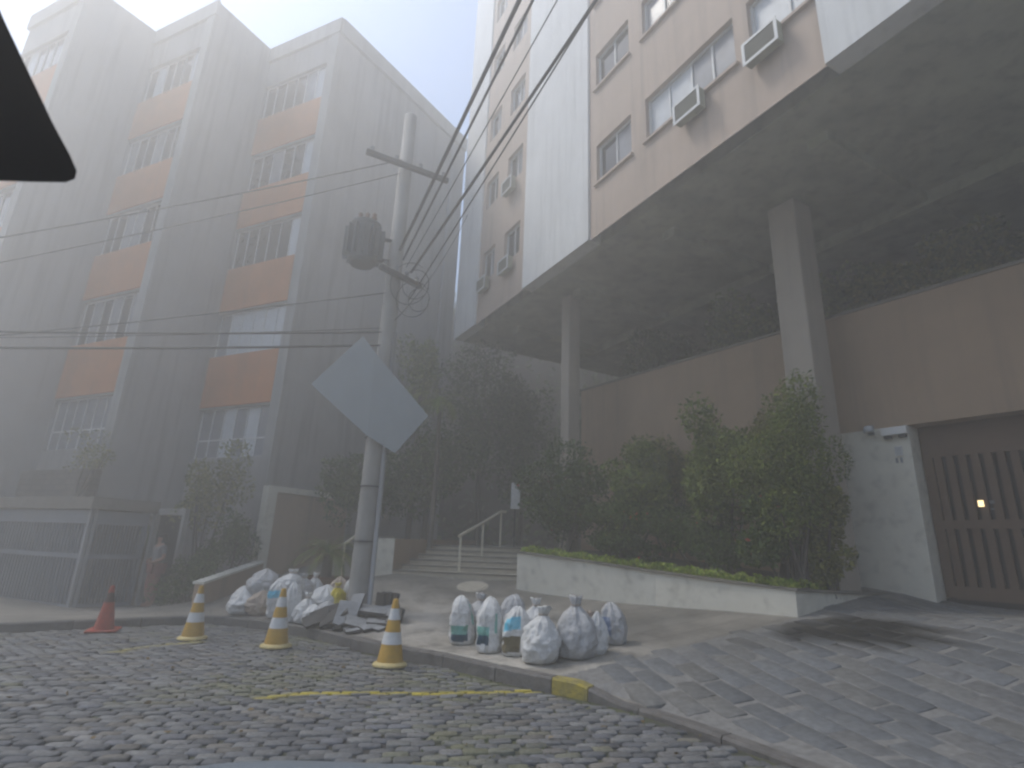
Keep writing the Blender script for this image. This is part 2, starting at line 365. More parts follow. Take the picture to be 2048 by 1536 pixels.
line1 = [gz(*p, 0)[:2] for p in [(520, 1396), (600, 1386), (760, 1386), (900, 1386), (1000, 1384), (1075, 1383)]]
line2 = [gz(*p, 0)[:2] for p in [(225, 1306), (270, 1296), (330, 1288), (400, 1284)]]
for ln, wd, st in ((line1, .042, .95), (line2, .06, .5)):
    d = sdist_poly(ln, VX[:, :, 0], VX[:, :, 1]); a = np.clip((wd+.03-d)/.03, 0, 1)*st
    wear = RNG.choice([1., .9, .8, .6, .4], n, p=[.3, .3, .2, .12, .08])[:, None]
    a = (a*wear)[..., None]*np.r_[np.zeros(8), np.ones(16)][None, :, None]
    colv = colv*(1-a)+np.array([.42, .34, .03])*a
np_o = np_obj('road', V, Fq, M['cobble'], col=colv.reshape(-1, 3)); tag(np_o, kind='structure')
# weeds in the joints of the setts
def leaf_mesh(P, Nn, size, col, rnd, asp=.5, bend=.0, tip=None):
    """one diamond-shaped leaf (four points) at each P, long axis along Nn"""
    n = len(P); Nn = Nn/np.maximum(np.linalg.norm(Nn, axis=1, keepdims=True), 1e-6)
    q = rnd.normal(size=(n, 3)); s = np.cross(Nn, q); s /= np.maximum(np.linalg.norm(s, axis=1, keepdims=True), 1e-6)
    w = np.cross(Nn, s)
    L_ = size[:, None]
    a = P-Nn*L_*.5; c = P+Nn*L_*.5; m1 = P+s*L_*asp*.5+w*L_*.08; m2 = P-s*L_*asp*.5+w*L_*.08
    V = np.stack([a, m1, c, m2], 1).reshape(-1, 3); Fq = np.arange(n*4).reshape(n, 4)
    return V, Fq, np.repeat(col, 4, 0)
nw = 5200
wx = RNG.uniform(-9, 3.2, nw*4); wy = RNG.uniform(3.2, 11.5, nw*4)
dk = sdist_poly(KP, wx, wy)
pr = np.clip((np.sin(wx*.9+.4*wy)+np.sin(wy*1.7-.6*wx+1)+np.sin(wx*2.3+2))*.33-.1, 0, .5)+np.where(dk < .35, .35, 0)
ok = (wy < kerb_y(wx)-.05) & (RNG.uniform(0, 1, nw*4) < pr); wx, wy = wx[ok][:nw], wy[ok][:nw]; n = len(wx)
P = np.stack([wx, wy, np.full(n, -.008)+RNG.uniform(0, .014, n)], 1); Nn = np.stack([RNG.normal(0, 1, n), RNG.normal(0, 1, n), RNG.uniform(.2, .9, n)], 1)
c = np.array([(.10, .12, .04), (.15, .14, .06), (.07, .10, .03)])[RNG.integers(0, 3, n)]*RNG.uniform(.7, 1.2, (n, 1))
V, Fq, cv = leaf_mesh(P, Nn, RNG.uniform(.015, .045, n), c, RNG, asp=.4); tag(np_obj('grass', V, Fq, M['leaf'], col=cv), kind='stuff')

# pavement sheet (left and entrance) and driveway sheet with slabs
A_dr = Vector(KEND[:2])+Vector((-.05, .1)); B_dr = hit(1575, 1243); Bd = Vector((B_dr.x, B_dr.y))
nx = 150; NT = 190
xs = np.concatenate([np.linspace(-34, -13, 22)[:-1], np.linspace(-13, 3.0, 110), np.linspace(3.0, 8.5, 40)[1:]])
tt = np.linspace(0, 1, NT)**1.35
KI = KP+KN*.13; order = np.argsort(KI[:, 0])
ky = np.interp(xs, KI[order, 0], KI[order, 1])
GX = np.repeat(xs[:, None], NT, 1)+tt[None, :]*0; GY = ky[:, None]+(24-ky[:, None])*tt[None, :]
GZ = land(GX, GY); GZ[:, 0] = kerb_h(xs)-.006; GZ[:, 1] = (GZ[:, 1]+GZ[:, 0])/2
_nd0 = (Bd-A_dr).normalized(); _sd0 = (GX-A_dr.x)*_nd0.y-(GY-A_dr.y)*_nd0.x; GZ = GZ-.07*np.clip((_sd0-.12)/.3, 0, 1)*(np.arange(NT)[None, :] > 1)
V = np.stack([GX, GY, GZ], -1).reshape(-1, 3); nxs = len(xs)
idx = (np.arange(nxs-1)[:, None]*NT+np.arange(NT-1)[None, :]).ravel()
Fq = np.stack([idx, idx+NT, idx+NT+1, idx+1], 1)
s1, s2 = hit(1060, 1310), hit(700, 1240)
pav_mat = brick_mat('pavement_slabs', (.235, .215, .185), (.19, .178, .155), (.14, .13, .115), .9, .45, .012, rot=math.radians(-28), dust=[(s1.x, s1.y, 1.9), (s2.x, s2.y, 2.6), (-.2, 9.6, 2.2)])
tag(np_obj('pavement', V, Fq, pav_mat, smooth=True), kind='structure')
# stone slabs of the driveway, laid on the slope
d1 = (gz(1700, 1420, .3)-gz(1300, 1300, .3)); dang = math.radians(-75)
U, Vv = np.meshgrid(np.arange(-14, 16, .56), np.arange(-14, 16, .27))
U = U+((np.arange(Vv.shape[0]) % 2)*.28)[:, None]+RNG.normal(0, .03, U.shape)
X = (U*math.cos(dang)-Vv*math.sin(dang)).ravel()+3; Y = (U*math.sin(dang)+Vv*math.cos(dang)).ravel()+6
nd = (Bd-A_dr).normalized(); side = (X-A_dr.x)*nd.y-(Y-A_dr.y)*nd.x       # >0 on the driveway side
kyy = np.interp(X, KI[order, 0], KI[order, 1])
ok = (side > .12) & (Y > kyy+.12) & (X < 13) & (Y < 12) & (sdist_poly(KP, X, Y) > .3); X, Y = X[ok], Y[ok]; n = len(X)
V, Fq = stones(X, Y, np.full(n, dang)+RNG.normal(0, .012, n), RNG.uniform(.262, .270, n), RNG.uniform(.120, .126, n), RNG.normal(.012, .0015, n), -.05, RNG, dome=.004, zfun=land, bev=.05, cr=.93)
base = np.array([(.142, .147, .152), (.158, .158, .158), (.132, .137, .142), (.15, .148, .142)])[RNG.integers(0, 4, n)]*RNG.uniform(.85, 1.12, (n, 1))
colv = np.repeat(base[:, None, :], 24, 1)
VX = V.reshape(n, 24, 3)
wp = [hit(*p) for p in [(1640, 1262), (1690, 1255), (1735, 1258), (1775, 1268)]]
d = sdist_poly([(p.x, p.y) for p in wp], VX[:, :, 0], VX[:, :, 1])+RNG.normal(0, .02, (n, 1))
wet = np.clip((.60-d)/.07, 0, 1)[..., None]*.97                 # spilt water: a dark wet patch by the planter corner
colv = colv*(1-wet)+np.array([.014, .013, .011])*wet
pot = RNG.uniform(0, 1, n) < .04; colv[pot] *= .8
tag(np_obj('driveway', V, Fq, M['slabstone'], col=colv.reshape(-1, 3)), kind='structure')
bx_ = np.arange(0., 13., .06); by_ = np.arange(-3., 11.6, .06); BX, BY = np.meshgrid(bx_, by_, indexing='ij')
inside = (((BX-A_dr.x)*nd.y-(BY-A_dr.y)*nd.x) > -.06) & (BY > kerb_y(BX)+.02)
BZ = land(BX, BY)+.004; kdist = sdist_poly(KP, BX, BY); BZ = np.where(kdist < .24, np.minimum(BZ, kerb_h(BX)-.002), BZ); ci = (inside[:-1, :-1] & inside[1:, 1:] & inside[1:, :-1] & inside[:-1, 1:]); ii, jj = np.nonzero(ci); nb_ = len(by_)
i0 = ii*nb_+jj; Fq = np.stack([i0, i0+nb_, i0+nb_+1, i0+1], 1)
dd = sdist_poly([(p.x, p.y) for p in wp], BX, BY)+RNG.normal(0, .02, BX.shape); wt = (np.clip((.60-dd)/.07, 0, 1)*.9)[..., None]
bc = np.full(BX.shape+(3,), 1.)*np.array([.195, .19, .182]); bc = bc*(1-wt)+np.array([.05, .047, .04])*wt
used = np.unique(Fq); rm = -np.ones(BX.size, int); rm[used] = np.arange(len(used))
tag(np_obj('driveway_bed', np.stack([BX, BY, BZ], -1).reshape(-1, 3)[used], rm[Fq], M['slabstone'], col=bc.reshape(-1, 3)[used], smooth=True), kind='structure')
# kerb
kb = MB(); s = np.r_[0, np.cumsum(np.hypot(*np.diff(KP, axis=0).T))]
s0 = 0.
dn = np.arange(0, s[-1]-1, .95)
ye = float(np.interp(KEND.x, KP[:, 0], s)); dn = np.sort(np.r_[dn[(np.abs(dn-ye) > .3) & (np.abs(dn-ye+.45) > .3)], ye, ye-.45])
for a, c in zip(dn[:-1], dn[1:]):
    q = np.linspace(a+.006, c-.006, 6); px_ = np.interp(q, s, KP[:, 0]); py_ = np.interp(q, s, KP[:, 1]); nxx = np.interp(q, s, KN[:, 0]); nyy = np.interp(q, s, KN[:, 1])
    hh = kerb_h(px_)+random.uniform(-.008, .008); mi = 1 if abs(c-ye) < .01 else 0
    rows = [[(-.012, -.06), (0, None), (.02, 0), (.14, .0), (.14, -.06)]]
    base_i = len(kb.v)
    for k in range(6):
        for o_, z_ in ((0., -.06), (.004, 'm'), (.022, 't'), (.15, 't'), (.15, -.06)):
            z = -.06 if z_ == -.06 else (hh[k]-.02 if z_ == 'm' else hh[k]+.004)
            kb.v.append((px_[k]+nxx[k]*o_, py_[k]+nyy[k]*o_, z))
    for k in range(5):
        for j in range(4): kb.f.append((base_i+k*5+j, base_i+(k+1)*5+j, base_i+(k+1)*5+j+1, base_i+k*5+j+1)); kb.mi.append(mi)
    kb.f.append(tuple(base_i+j for j in range(5))); kb.f.append(tuple(base_i+25+j for j in reversed(range(5)))); kb.mi += [mi, mi]
tag(kb.build('kerb', [M['kerb'], M['kerb_yellow']], fix=False), kind='structure')

# ------------------------------------------------------------------ wall frames: s along the wall, d out of it, z up
def frame2(A, B):
    A = Vector((A[0], A[1])); B = Vector((B[0], B[1])); u = (B-A).normalized(); nn = Vector((u.y, -u.x))
    if nn.dot(-A) < 0: nn = -nn                              # faces the street
    return (lambda s_, d_, z_: (A.x+u.x*s_+nn.x*d_, A.y+u.y*s_+nn.y*d_, z_)), u, nn, (B-A).length
def holed_wall(mb, F, L0, L1, z0, z1, holes, dep=.18, mi=0, reveal=None):
    """front skin of a wall with real openings and their reveals"""
    ss = sorted({L0, L1, *[h[0] for h in holes], *[h[1] for h in holes]}); zz = sorted({z0, z1, *[h[2] for h in holes], *[h[3] for h in holes]})
    for a, c in zip(ss[:-1], ss[1:]):
        for e, g_ in zip(zz[:-1], zz[1:]):
            ms, mz = (a+c)/2, (e+g_)/2
            if any(h[0] < ms < h[1] and h[2] < mz < h[3] for h in holes): continue
            mb.quad(F(a, 0, e), F(c, 0, e), F(c, 0, g_), F(a, 0, g_), mi)
    for h in holes:
        a, c, e, g_ = h[:4]
        for q in (((a, e), (c, e)), ((c, e), (c, g_)), ((c, g_), (a, g_)), ((a, g_), (a, e))):
            (x0, y0), (x1, y1) = q; mb.quad(F(x0, 0, y0), F(x1, 0, y1), F(x1, -dep, y1), F(x0, -dep, y0), mi if reveal is None else reveal)
def window(parent, F, s0_, s1_, z0, z1, muls, fm, panes, d=-.12, fw=.05, transom=None, name='window', sill=None):
    f = MB()
    f.box(s0_, s1_, d, d+.06, z0, z0+fw, F=F); f.box(s0_, s1_, d, d+.06, z1-fw, z1, F=F)
    f.box(s0_, s0_+fw, d, d+.06, z0+fw, z1-fw, F=F); f.box(s1_-fw, s1_, d, d+.06, z0+fw, z1-fw, F=F)
    for k in muls: f.box(k-fw*.4, k+fw*.4, d, d+.05, z0+fw, z1-fw, F=F)
    if transom: f.box(s0_+fw, s1_-fw, d+.004, d+.045, transom-.02, transom+.02, F=F)
    w = f.build(name, fm, parent)
    edges = [s0_+fw]+sorted(muls)+[s1_-fw]
    for i, (a, c) in enumerate(zip(edges[:-1], edges[1:])):
        pm = panes[i % len(panes)]; p = MB(); p.box(a, c, d+.012, d+.02, z0+fw, z1-fw, F=F); p.build('pane', M[pm], w)
    if sill:
        k = MB(); k.box(s0_-.06, s1_+.06, -.02, .07, z0-.06, z0, F=F); k.build('sill', sill, w)
    return w

# ------------------------------------------------------------------ left apartment house: saw-tooth bays
ROOF = 19.1
C1 = Vector((-6.42, 15.1)); I1 = Vector((-9.45, 16.5)); C2 = Vector((-10.5, 14.62)); I2 = Vector((-13.4, 15.93)); C3 = Vector((-14.55, 14.15)); I3 = Vector((-17.6, 15.5)); SF = Vector((-2.5, 20.9))
LB = thing('apartment_building', 'tall grey apartment house with orange panels under its windows and saw-tooth bays', 'building', (C1.x, C1.y, .4), kind='thing')
LB.location = (0, 0, 0)
heads = [5.2, 8.35, 11.4, 14.35, 17.4]; sills = [3.72, 6.88, 9.93, 12.9, 15.9]
bays = [(C1, I1), (C2, I2), (C3, I3)]
core = MB()
for bi, (A, B) in enumerate(bays):
    F, u, nn, Ln = frame2(A, B)
    holes = [(.42, Ln-.02, sills[k], heads[k]) for k in range(5)]
    holed_wall(core, F, 0, Ln, -.6, ROOF, holes, dep=.3)
    for k in range(5):
        top_ = sills[k]-.01
        if k > 0:
            p = MB(); p.box(.40, Ln-.03, .003, .05, heads[k-1]+.06, top_, F=F); p.build('spandrel_panel', M['orange'], LB)
    for k in range(5):
        n_m = 5; ms = [.42+(Ln-.44)*(j+1)/(n_m+1) for j in range(n_m)]
        if bi == 0: pn = {0: ['dim_curtain', 'curtain', 'dim_curtain', 'curtain', 'dim_curtain', 'dim_curtain'], 1: ['curtain', 'curtain', 'curtain', 'curtain', 'curtain', 'dim_curtain'], 2: ['curtain', 'glass', 'glass', 'glass', 'glass', 'glass'], 3: ['curtain', 'glass', 'glass', 'dim_curtain', 'glass', 'glass'], 4: ['curtain', 'dim_curtain', 'glass', 'glass', 'glass', 'glass']}[k]
        else: pn = {0: ['dim_curtain', 'dim_curtain', 'dim_curtain'], 1: ['dim_curtain', 'glass'], 2: ['glass', 'glass', 'dim_curtain', 'dim_curtain', 'glass'], 3: ['glass', 'glass', 'dim_curtain'], 4: ['curtain', 'glass', 'glass', 'glass']}[k]
        window(LB, F, .42, Ln-.02, sills[k], heads[k], ms, M['frame'], pn, d=-.16, fw=.03, transom=(sills[k]+.55 if k == 0 else None))
    e = MB(); e.box(0, .36, .0, .07, -.3, ROOF-.6, F=F); e.build('corner_post', M['concrete'], LB)
    for z in [h+.0 for h in heads]:
        pass
    # roof edge band
    e = MB(); e.box(-.05, Ln, .002, .10, ROOF-.6, ROOF+.02, F=F); e.build('parapet', M['concrete'], LB)
# returns between bays and the long side wall
for A, B in ((I1, C2), (I2, C3)):
    core.quad((A.x, A.y, -.6), (B.x, B.y, -.6), (B.x, B.y, ROOF), (A.x, A.y, ROOF))
Bk = Vector((-10, 30.)); Bl = Vector((-24, 27)); 
for A, B in ((C1, SF), (SF, Bk), (Bk, Bl), (Bl, I3)):
    core.quad((A.x, A.y, -.6), (B.x, B.y, -.6), (B.x, B.y, ROOF), (A.x, A.y, ROOF))
core.add([(p.x, p.y, ROOF-.02) for p in (C1, I1, C2, I2, C3, I3, Bl, Bk, SF)], [tuple(range(9))])
core.build('wall', M['grey_render'], LB)
F, u, nn, Ln = frame2(C1, SF)
e = MB(); e.box(0, Ln, .002, .10, ROOF-.6, ROOF+.02, F=F); e.build('parapet', M['concrete'], LB)
e = MB(); e.tube([F(Ln-.9, .06, 1), F(Ln-.9, .06, 18.3)], .05); e.build('downpipe', M['grey_frame'], LB)
# cables hanging on the side wall
e = MB(); 
# stone base course of the house
st_mat = brick_mat('rubble_stone', (.15, .135, .12), (.18, .16, .14), (.12, .11, .10), .27, .15, .02, axes='XZ', offset=.37)
for A, B in bays[1:]:
    F, u, nn, Ln = frame2(A, B); e = MB(); e.box(0, Ln, .075, .32, -.4, 3.1, F=F); e.build('stone_base', st_mat, LB)
# framed garden wall at the foot of the side wall
F, u, nn, Ln = frame2(C1-Vector((.02, .0)), SF)
W = thing('garden_wall', 'beige wall panel with a pale raised border, at the foot of the grey side wall', 'wall', kind='thing')
e = MB(); e.box(.02, 2.6, .02, .20, -.2, 2.74, F=F); e.build('wall', M['beige'], W)
e = MB(); e.box(-.12, .16, .01, .26, -.2, 2.9, F=F); e.box(.16, 2.05, .01, .26, 2.745, 2.9, F=F)
P0, P1 = (2.05, 2.75), (4.6, 3.75)
e.add([F(P0[0], .01, P0[1]), F(P0[0], .26, P0[1]), F(P0[0], .26, P0[1]+.15), F(P0[0], .01, P0[1]+.15), F(P1[0], .01, P1[1]), F(P1[0], .26, P1[1]), F(P1[0], .26, P1[1]+.15), F(P1[0], .01, P1[1]+.15)],
      [(0, 1, 2, 3), (4, 7, 6, 5), (0, 4, 5, 1), (1, 5, 6, 2), (2, 6, 7, 3), (3, 7, 4, 0)])
e.build('coping', M['offwhite'], W)
# low beige wall running to it
a, c = hit(390, 1211), Vector(gy(514, 1166, 14.75)[:2]); F, u, nn, Ln = frame2(a, c)
W = thing('low_wall', 'low beige wall running back from the pavement to the garden wall', 'wall', kind='thing')
e = MB(); hl = gy(387, 1168, a.y).z
n_ = 6
for k in range(n_):
    s0_, s1_ = Ln*k/n_, Ln*(k+1)/n_
e.add([F(0, -.1, -.2), F(Ln, -.1, -.2), F(Ln, .1, -.2), F(0, .1, -.2), F(0, -.1, hl), F(Ln, -.1, .95), F(Ln, .1, .95), F(0, .1, hl)], [(0, 3, 2, 1), (4, 5, 6, 7), (0, 1, 5, 4), (1, 2, 6, 5), (2, 3, 7, 6), (3, 0, 4, 7)])
e.build('wall', M['beige'], W, bevel=.01)
e = MB(); e.add([F(-.03, -.13, hl+.002), F(Ln, -.13, .952), F(Ln, .13, .952), F(-.03, .13, hl+.002), F(-.03, -.13, hl+.05), F(Ln, -.13, 1.0), F(Ln, .13, 1.0), F(-.03, .13, hl+.05)], [(0, 3, 2, 1), (4, 5, 6, 7), (0, 1, 5, 4), (1, 2, 6, 5), (2, 3, 7, 6), (3, 0, 4, 7)])
e.build('coping', M['offwhite'], W)

# caged gate house on the left
G0 = gy(135, 1215, 13.); G0 = Vector((G0.x, G0.y)); uA = (I1-C1).normalized(); uB = Vector((.56, .83)).normalized()
_r = ray(266, 1190); _t = np.linalg.solve(np.array([[uB.x, -_r[0]], [uB.y, -_r[1]]]), -np.array([G0.x, G0.y]))[0]
GW = G0+uA*5.2; GS = G0+uB*_t
ztop = pl(185, 1018, G0, G0+uA).z
GH = thing('gate_house', 'grey steel car gate and barred side of a flat-roofed gate house', 'gate', kind='thing')
F, u, nn, Ln = frame2(G0, GW)
def cage(F, Ln, nb, name, fill):
    e = MB()
    e.box(0, .07, -.07, 0, -.1, ztop, F=F, mi=1); e.box(Ln-.07, Ln, -.07, 0, -.1, ztop, F=F)
    for z0_, z1_ in ((-.1, .0), (ztop*.47, ztop*.47+.1), (ztop-.32, ztop-.02)): e.box(.07, Ln-.07, -.06, -.005, z0_, z1_, F=F)
    o = e.build(name, [M['gatemetal'], M['grey_frame']], GH)
    b_ = MB()
    for k in range(nb):
        x = .1+(Ln-.2)*k/(nb-1); b_.box(x-.012, x+.012, -.045, -.02, 0, ztop-.32, F=F)
    b_.build('bars', M['gatemetal'], o)
    if fill:
        f_ = MB(); f_.box(.075, Ln*.86, -.060, -.050, .02, ztop-.34, F=F); f_.build('sheet_panel', M['panel_grey'], o)
cage(F, Ln, 40, 'car_gate', True)
F2, u2, n2_, L2 = frame2(G0+uB*.08, GS); cage(F2, L2, 16, 'barred_side', False)
e = MB()
q = [G0-uA*.15-uB*.1, GW-uB*.1, GW+uB*(_t+.1), GS+uB*.1-uA*.15]
e.add([(p.x, p.y, ztop+.003) for p in q]+[(p.x, p.y, ztop+.27) for p in q], [(3, 2, 1, 0), (4, 5, 6, 7), (0, 1, 5, 4), (1, 2, 6, 5), (2, 3, 7, 6), (3, 0, 4, 7)])
e.build('roof', M['cap'], GH)
e = MB(); bq = [GS+uA*.3, GW+uB*_t]; e.add([(bq[0].x, bq[0].y, -.2), (bq[1].x, bq[1].y, -.2), (bq[1].x, bq[1].y, ztop), (bq[0].x, bq[0].y, ztop)], [(0, 1, 2, 3)]); e.build('back_wall', M['dark_metal'], GH)

FD, _ud, _nd, _ld = frame2(GS+uB*.06-uA*.08, GS+uB*.06-uA*1.2)
DW = thing('garden_doorway', 'doorway, its shaded opening a flat black panel, between the barred gate house side and the hedge', 'doorway', kind='thing')
e = MB(); e.box(0, .95, -.2, -.15, -.3, 2.0, F=FD); e.build('opening_shade_panel', M['black'], DW)  # flat black panel painted as the shade inside the doorway
e = MB(); e.box(-.1, 1.05, -.14, -.02, 2.002, 2.15, F=FD); e.box(-.1, -.003, -.14, -.02, -.3, 2.0, F=FD); e.box(.953, 1.05, -.14, -.02, -.3, 2.0, F=FD); e.build('frame', M['concrete'], DW)

# ------------------------------------------------------------------ right apartment block on columns
SZ = 8.5; RT = 25.
RA = Vector(gz(910, 680, SZ)[:2]); RBp = Vector(gz(1670, 120, SZ)[:2])
RF, ru, rn, rl = frame2(RA, RBp)
def rs(px, py): 
    p = pl(px, py, RA, RBp); return (Vector(p[:2])-RA).dot(ru)
REND = rl+7.
BK = thing('apartment_block', 'peach and white apartment block raised on columns above the entrance garden', 'building', kind='thing')
x1, x2, x3, x4 = rs(955, 600), rs(1050, 500), rs(1180, 400), rs(1650, 100)
rows = [(9.87+2.77*k, 10.95+2.77*k) for k in range(5)]
cols_r = [(rs(1192, 350)+.03, rs(1264, 320)), (rs(1293, 280), rs(1475, 150)), (rs(1497, 60), rs(1630, 20))]
cols_l = [(x1+.25, x1+1.1), (x1+1.75, x2-.35)]
fw_ = MB(); holes = []
for (z0, z1) in rows:
    for a, c in cols_r: holes.append((a, c, z0, z1))
holed_wall(fw_, RF, x3, x4, SZ, RT, holes, dep=.22); fw_.build('facade', M['peach'], BK)
fw_ = MB(); holes = [(a, c, z0, z1) for z0, z1 in rows for a, c in cols_l]
holed_wall(fw_, RF, x1, x2, SZ, RT, holes, dep=.22); fw_.build('facade', M['peach'], BK)
for a, c in ((-.0, x1), (x2, x3), (x4, REND)):
    e = MB(); e.box(a, c, -.3, .06 if a != 0 else .05, SZ-.004, RT, F=RF); e.build('white_fin', M['white_render'], BK)
for k, (z0, z1) in enumerate(rows):
    a, c = cols_r[0]; window(BK, RF, a, c, z0, z1, [(a+c)/2], M['frame'], [['glass', 'dim_curtain'], ['glass', 'glass']][k % 2], d=-.16, sill=M['peach'])
    a, c = cols_r[1]; w3 = (c-a)/4
    window(BK, RF, a, c, z0, z1, [a+w3*1.05, a+w3*2.1, a+w3*3], M['frame'], [['curtain', 'curtain', 'dim_curtain', 'dim_curtain'], ['dim_curtain', 'glass', 'curtain', 'glass'], ['curtain', 'dim_curtain', 'glass', 'glass']][k % 3], d=-.16, sill=M['peach'])
    a, c = cols_r[2]; window(BK, RF, a, c, z0, z1, [a+(c-a)*.62], M['frame'], [['curtain', 'curtain'], ['glass', 'curtain'], ['dim_curtain', 'curtain']][k % 3], d=-.16, sill=M['peach'])
    for j, (a, c) in enumerate(cols_l):
        window(BK, RF, a, c, z0, z1, [(a+c)/2], M['frame'], [['glass', 'dim_curtain'], ['glass', 'glass']][(k+j) % 2], d=-.16)
# underside, beams, ends, roof
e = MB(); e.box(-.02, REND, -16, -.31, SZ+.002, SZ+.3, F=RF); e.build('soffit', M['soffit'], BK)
e = MB()
for px_ in (1150, 1330, 1590):
    s_ = rs(px_, 300 if px_ > 1500 else 480)
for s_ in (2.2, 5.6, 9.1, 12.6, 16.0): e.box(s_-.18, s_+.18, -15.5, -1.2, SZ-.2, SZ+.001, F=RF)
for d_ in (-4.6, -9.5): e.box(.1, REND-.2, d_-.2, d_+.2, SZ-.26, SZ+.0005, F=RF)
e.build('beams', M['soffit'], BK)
e = MB(); e.quad(RF(0, -16, SZ), RF(0, -.3, SZ), RF(0, -.3, RT), RF(0, -16, RT)); e.quad(RF(REND, -16, SZ), RF(REND, -.3, SZ), RF(REND, -.3, RT), RF(REND, -16, RT))
e.quad(RF(0, -16, SZ), RF(REND, -16, SZ), RF(REND, -16, RT), RF(0, -16, RT)); e.quad(RF(0, -16, RT-.01), RF(REND, -16, RT-.01), RF(REND, 0, RT-.01), RF(0, 0, RT-.01)); e.build('rear_wall', M['white_render'], BK)
# podium line
PZ = 6.2; PA = Vector(gz(1190, 775, PZ)[:2]); PB = Vector(gz(2048, 525, PZ)[:2])
PF, pu, pn_, pL = frame2(PA, PB); PEND = pL+5
def ps(px, py): p = pl(px, py, PA, PB); return (Vector(p[:2])-PA).dot(pu), p.z
# columns: front row
def column(px0, px1, py, D, z0, name='column', m_=None):
    a, c = gy(px0, py, D), gy(px1, py, D); w = (c.x-a.x); e = MB(); cx = (a.x+c.x)/2
    R = lambda x, y, z: (cx+rn.x*y+ru.x*x, D+rn.y*y+ru.y*x, z)
    e.box(-w*.36, w*.36, -w*.36, w*.36, z0, SZ-.003, F=R); e.build(name, m_ or M['column'], BK, bevel=.03)
colD = (lambda p: p.y)(pl(1600, 600, PA+pn_*.42, PB+pn_*.42))
column(1558, 1640, 600, 9.95, .6)
column(1122, 1160, 700, 14.6, .9)
# air conditioners under the windows
def aircon(s0_, s1_, z0, z1, lab):
    t = thing('air_conditioner', lab, 'air conditioner', group='window air conditioners of the peach block')
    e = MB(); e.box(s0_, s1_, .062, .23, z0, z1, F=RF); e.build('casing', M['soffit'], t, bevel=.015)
    e = MB(); f_ = .035
    for bx in ((s0_-.02, s1_+.02, z0-.02, z0+f_), (s0_-.02, s1_+.02, z1-f_, z1+.02), (s0_-.02, s0_+f_, z0+f_, z1-f_), (s1_-f_, s1_+.02, z0+f_, z1-f_)): e.box(bx[0], bx[1], .235, .25, bx[2], bx[3], F=RF)
    e.build('front_frame', M['frame'], t)
    e = MB()
    for k in range(7): z = z0+.06+(z1-z0-.1)*k/6; e.box(s0_+.04, s1_-.04, .232, .242, z-.008, z+.008, F=RF)
    e.build('grille', M['dark_metal'], t)
aircon(rs(1365, 235), rs(1365, 235)+.62, 9.42, 9.84, 'air conditioner box below the middle window of the lowest peach storey')
aircon(rs(1505, 120), rs(1505, 120)+.62, 9.42, 9.84, 'air conditioner box beneath the bright curtained window beside the white corner')
a = cols_l[1]
aircon(a[0]+.1, a[0]+.7, 9.4, 9.82, 'air conditioner on the narrow peach strip behind the wires, lowest of that strip')
aircon(a[0]+.1, a[0]+.7, 12.16, 12.6, 'air conditioner on the narrow peach strip behind the wires, one storey above the lowest')
aircon(cols_l[0][0]+.1, cols_l[0][0]+.7, 9.4, 9.82, 'air conditioner at the outer edge of the narrow peach strip, beside the far white corner')

# ------------------------------------------------------------------ podium wall, gate pillar, garage gate
gl = pl(1835, 838, PA, PB); LZ = 3.85
sP0 = ps(1690, 1000)[0]; sP1 = ps(1842, 1000)[0]; sGate1 = PEND
W = thing('podium_wall', 'long beige podium wall above the brown garage gate', 'wall', kind='thing')
e = MB(); e.box(-.6, PEND, -.5, 0, LZ, PZ, F=PF); e.box(-.6, sP0-.05, -.5, -.004, .2, LZ-.002, F=PF); e.build('wall', M['beige'], W)
e = MB(); e.box(-.62, PEND, -.52, .03, PZ+.002, PZ+.06, F=PF); e.build('coping', M['cap'], W)
e = MB(); e.quad(PF(-.6, -12, PZ-.02), PF(PEND, -12, PZ-.02), PF(PEND, -.5, PZ-.02), PF(-.6, -.5, PZ-.02)); e.build('terrace', M['soil'], W)
e = MB(); e.box(sP0, sP1, -.62, .05, .3, LZ-.003, F=PF); e.build('gate_pillar', M['offwhite'], W, bevel=.015)
e = MB(); e.box(sP0-.28, sP0-.004, -.5, .03, .3, LZ-.004, F=PF); e.build('pink_pilaster', mat('pink_render', (.30, .19, .17), var=.1), W)
gz0 = .80
GT = thing('garage_gate', 'brown vertical-slat garage gate beside the white pillar', 'gate', kind='thing')
s0_, s1_ = sP1+.02, PEND-.3
zg = lambda s_: .80
e = MB(); e.box(s0_, s1_, -.42, -.34, LZ-.55, LZ-.003, F=PF); e.box(s0_, s0_+.14, -.42, -.33, 1.02, LZ-.55, F=PF); e.box(s0_+.14, s1_, -.42, -.33, 2.1, 2.24, F=PF); e.box(s0_+.14, s1_, -.42, -.33, 1.0, 1.2, F=PF)
e.build('frame', M['brown'], GT)
e = MB(); k = s0_+.16
while k < s1_-.1: e.box(k, k+.105, -.40, -.35, 1.2, 2.1, F=PF); e.box(k, k+.105, -.40, -.35, 2.24, LZ-.55, F=PF); k += .17
e.build('slats', M['brown'], GT)
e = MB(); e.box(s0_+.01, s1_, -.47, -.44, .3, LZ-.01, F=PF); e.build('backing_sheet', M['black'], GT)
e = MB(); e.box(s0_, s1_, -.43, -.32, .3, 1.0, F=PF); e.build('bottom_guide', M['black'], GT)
m, nt, b = newmat('lamp_glow'); b.inputs['Base Color'].default_value = (.8, .6, .3, 1); b.inputs['Emission Color'].default_value = (1., .74, .38, 1); b.inputs['Emission Strength'].default_value = 1.1; M['glow'] = m
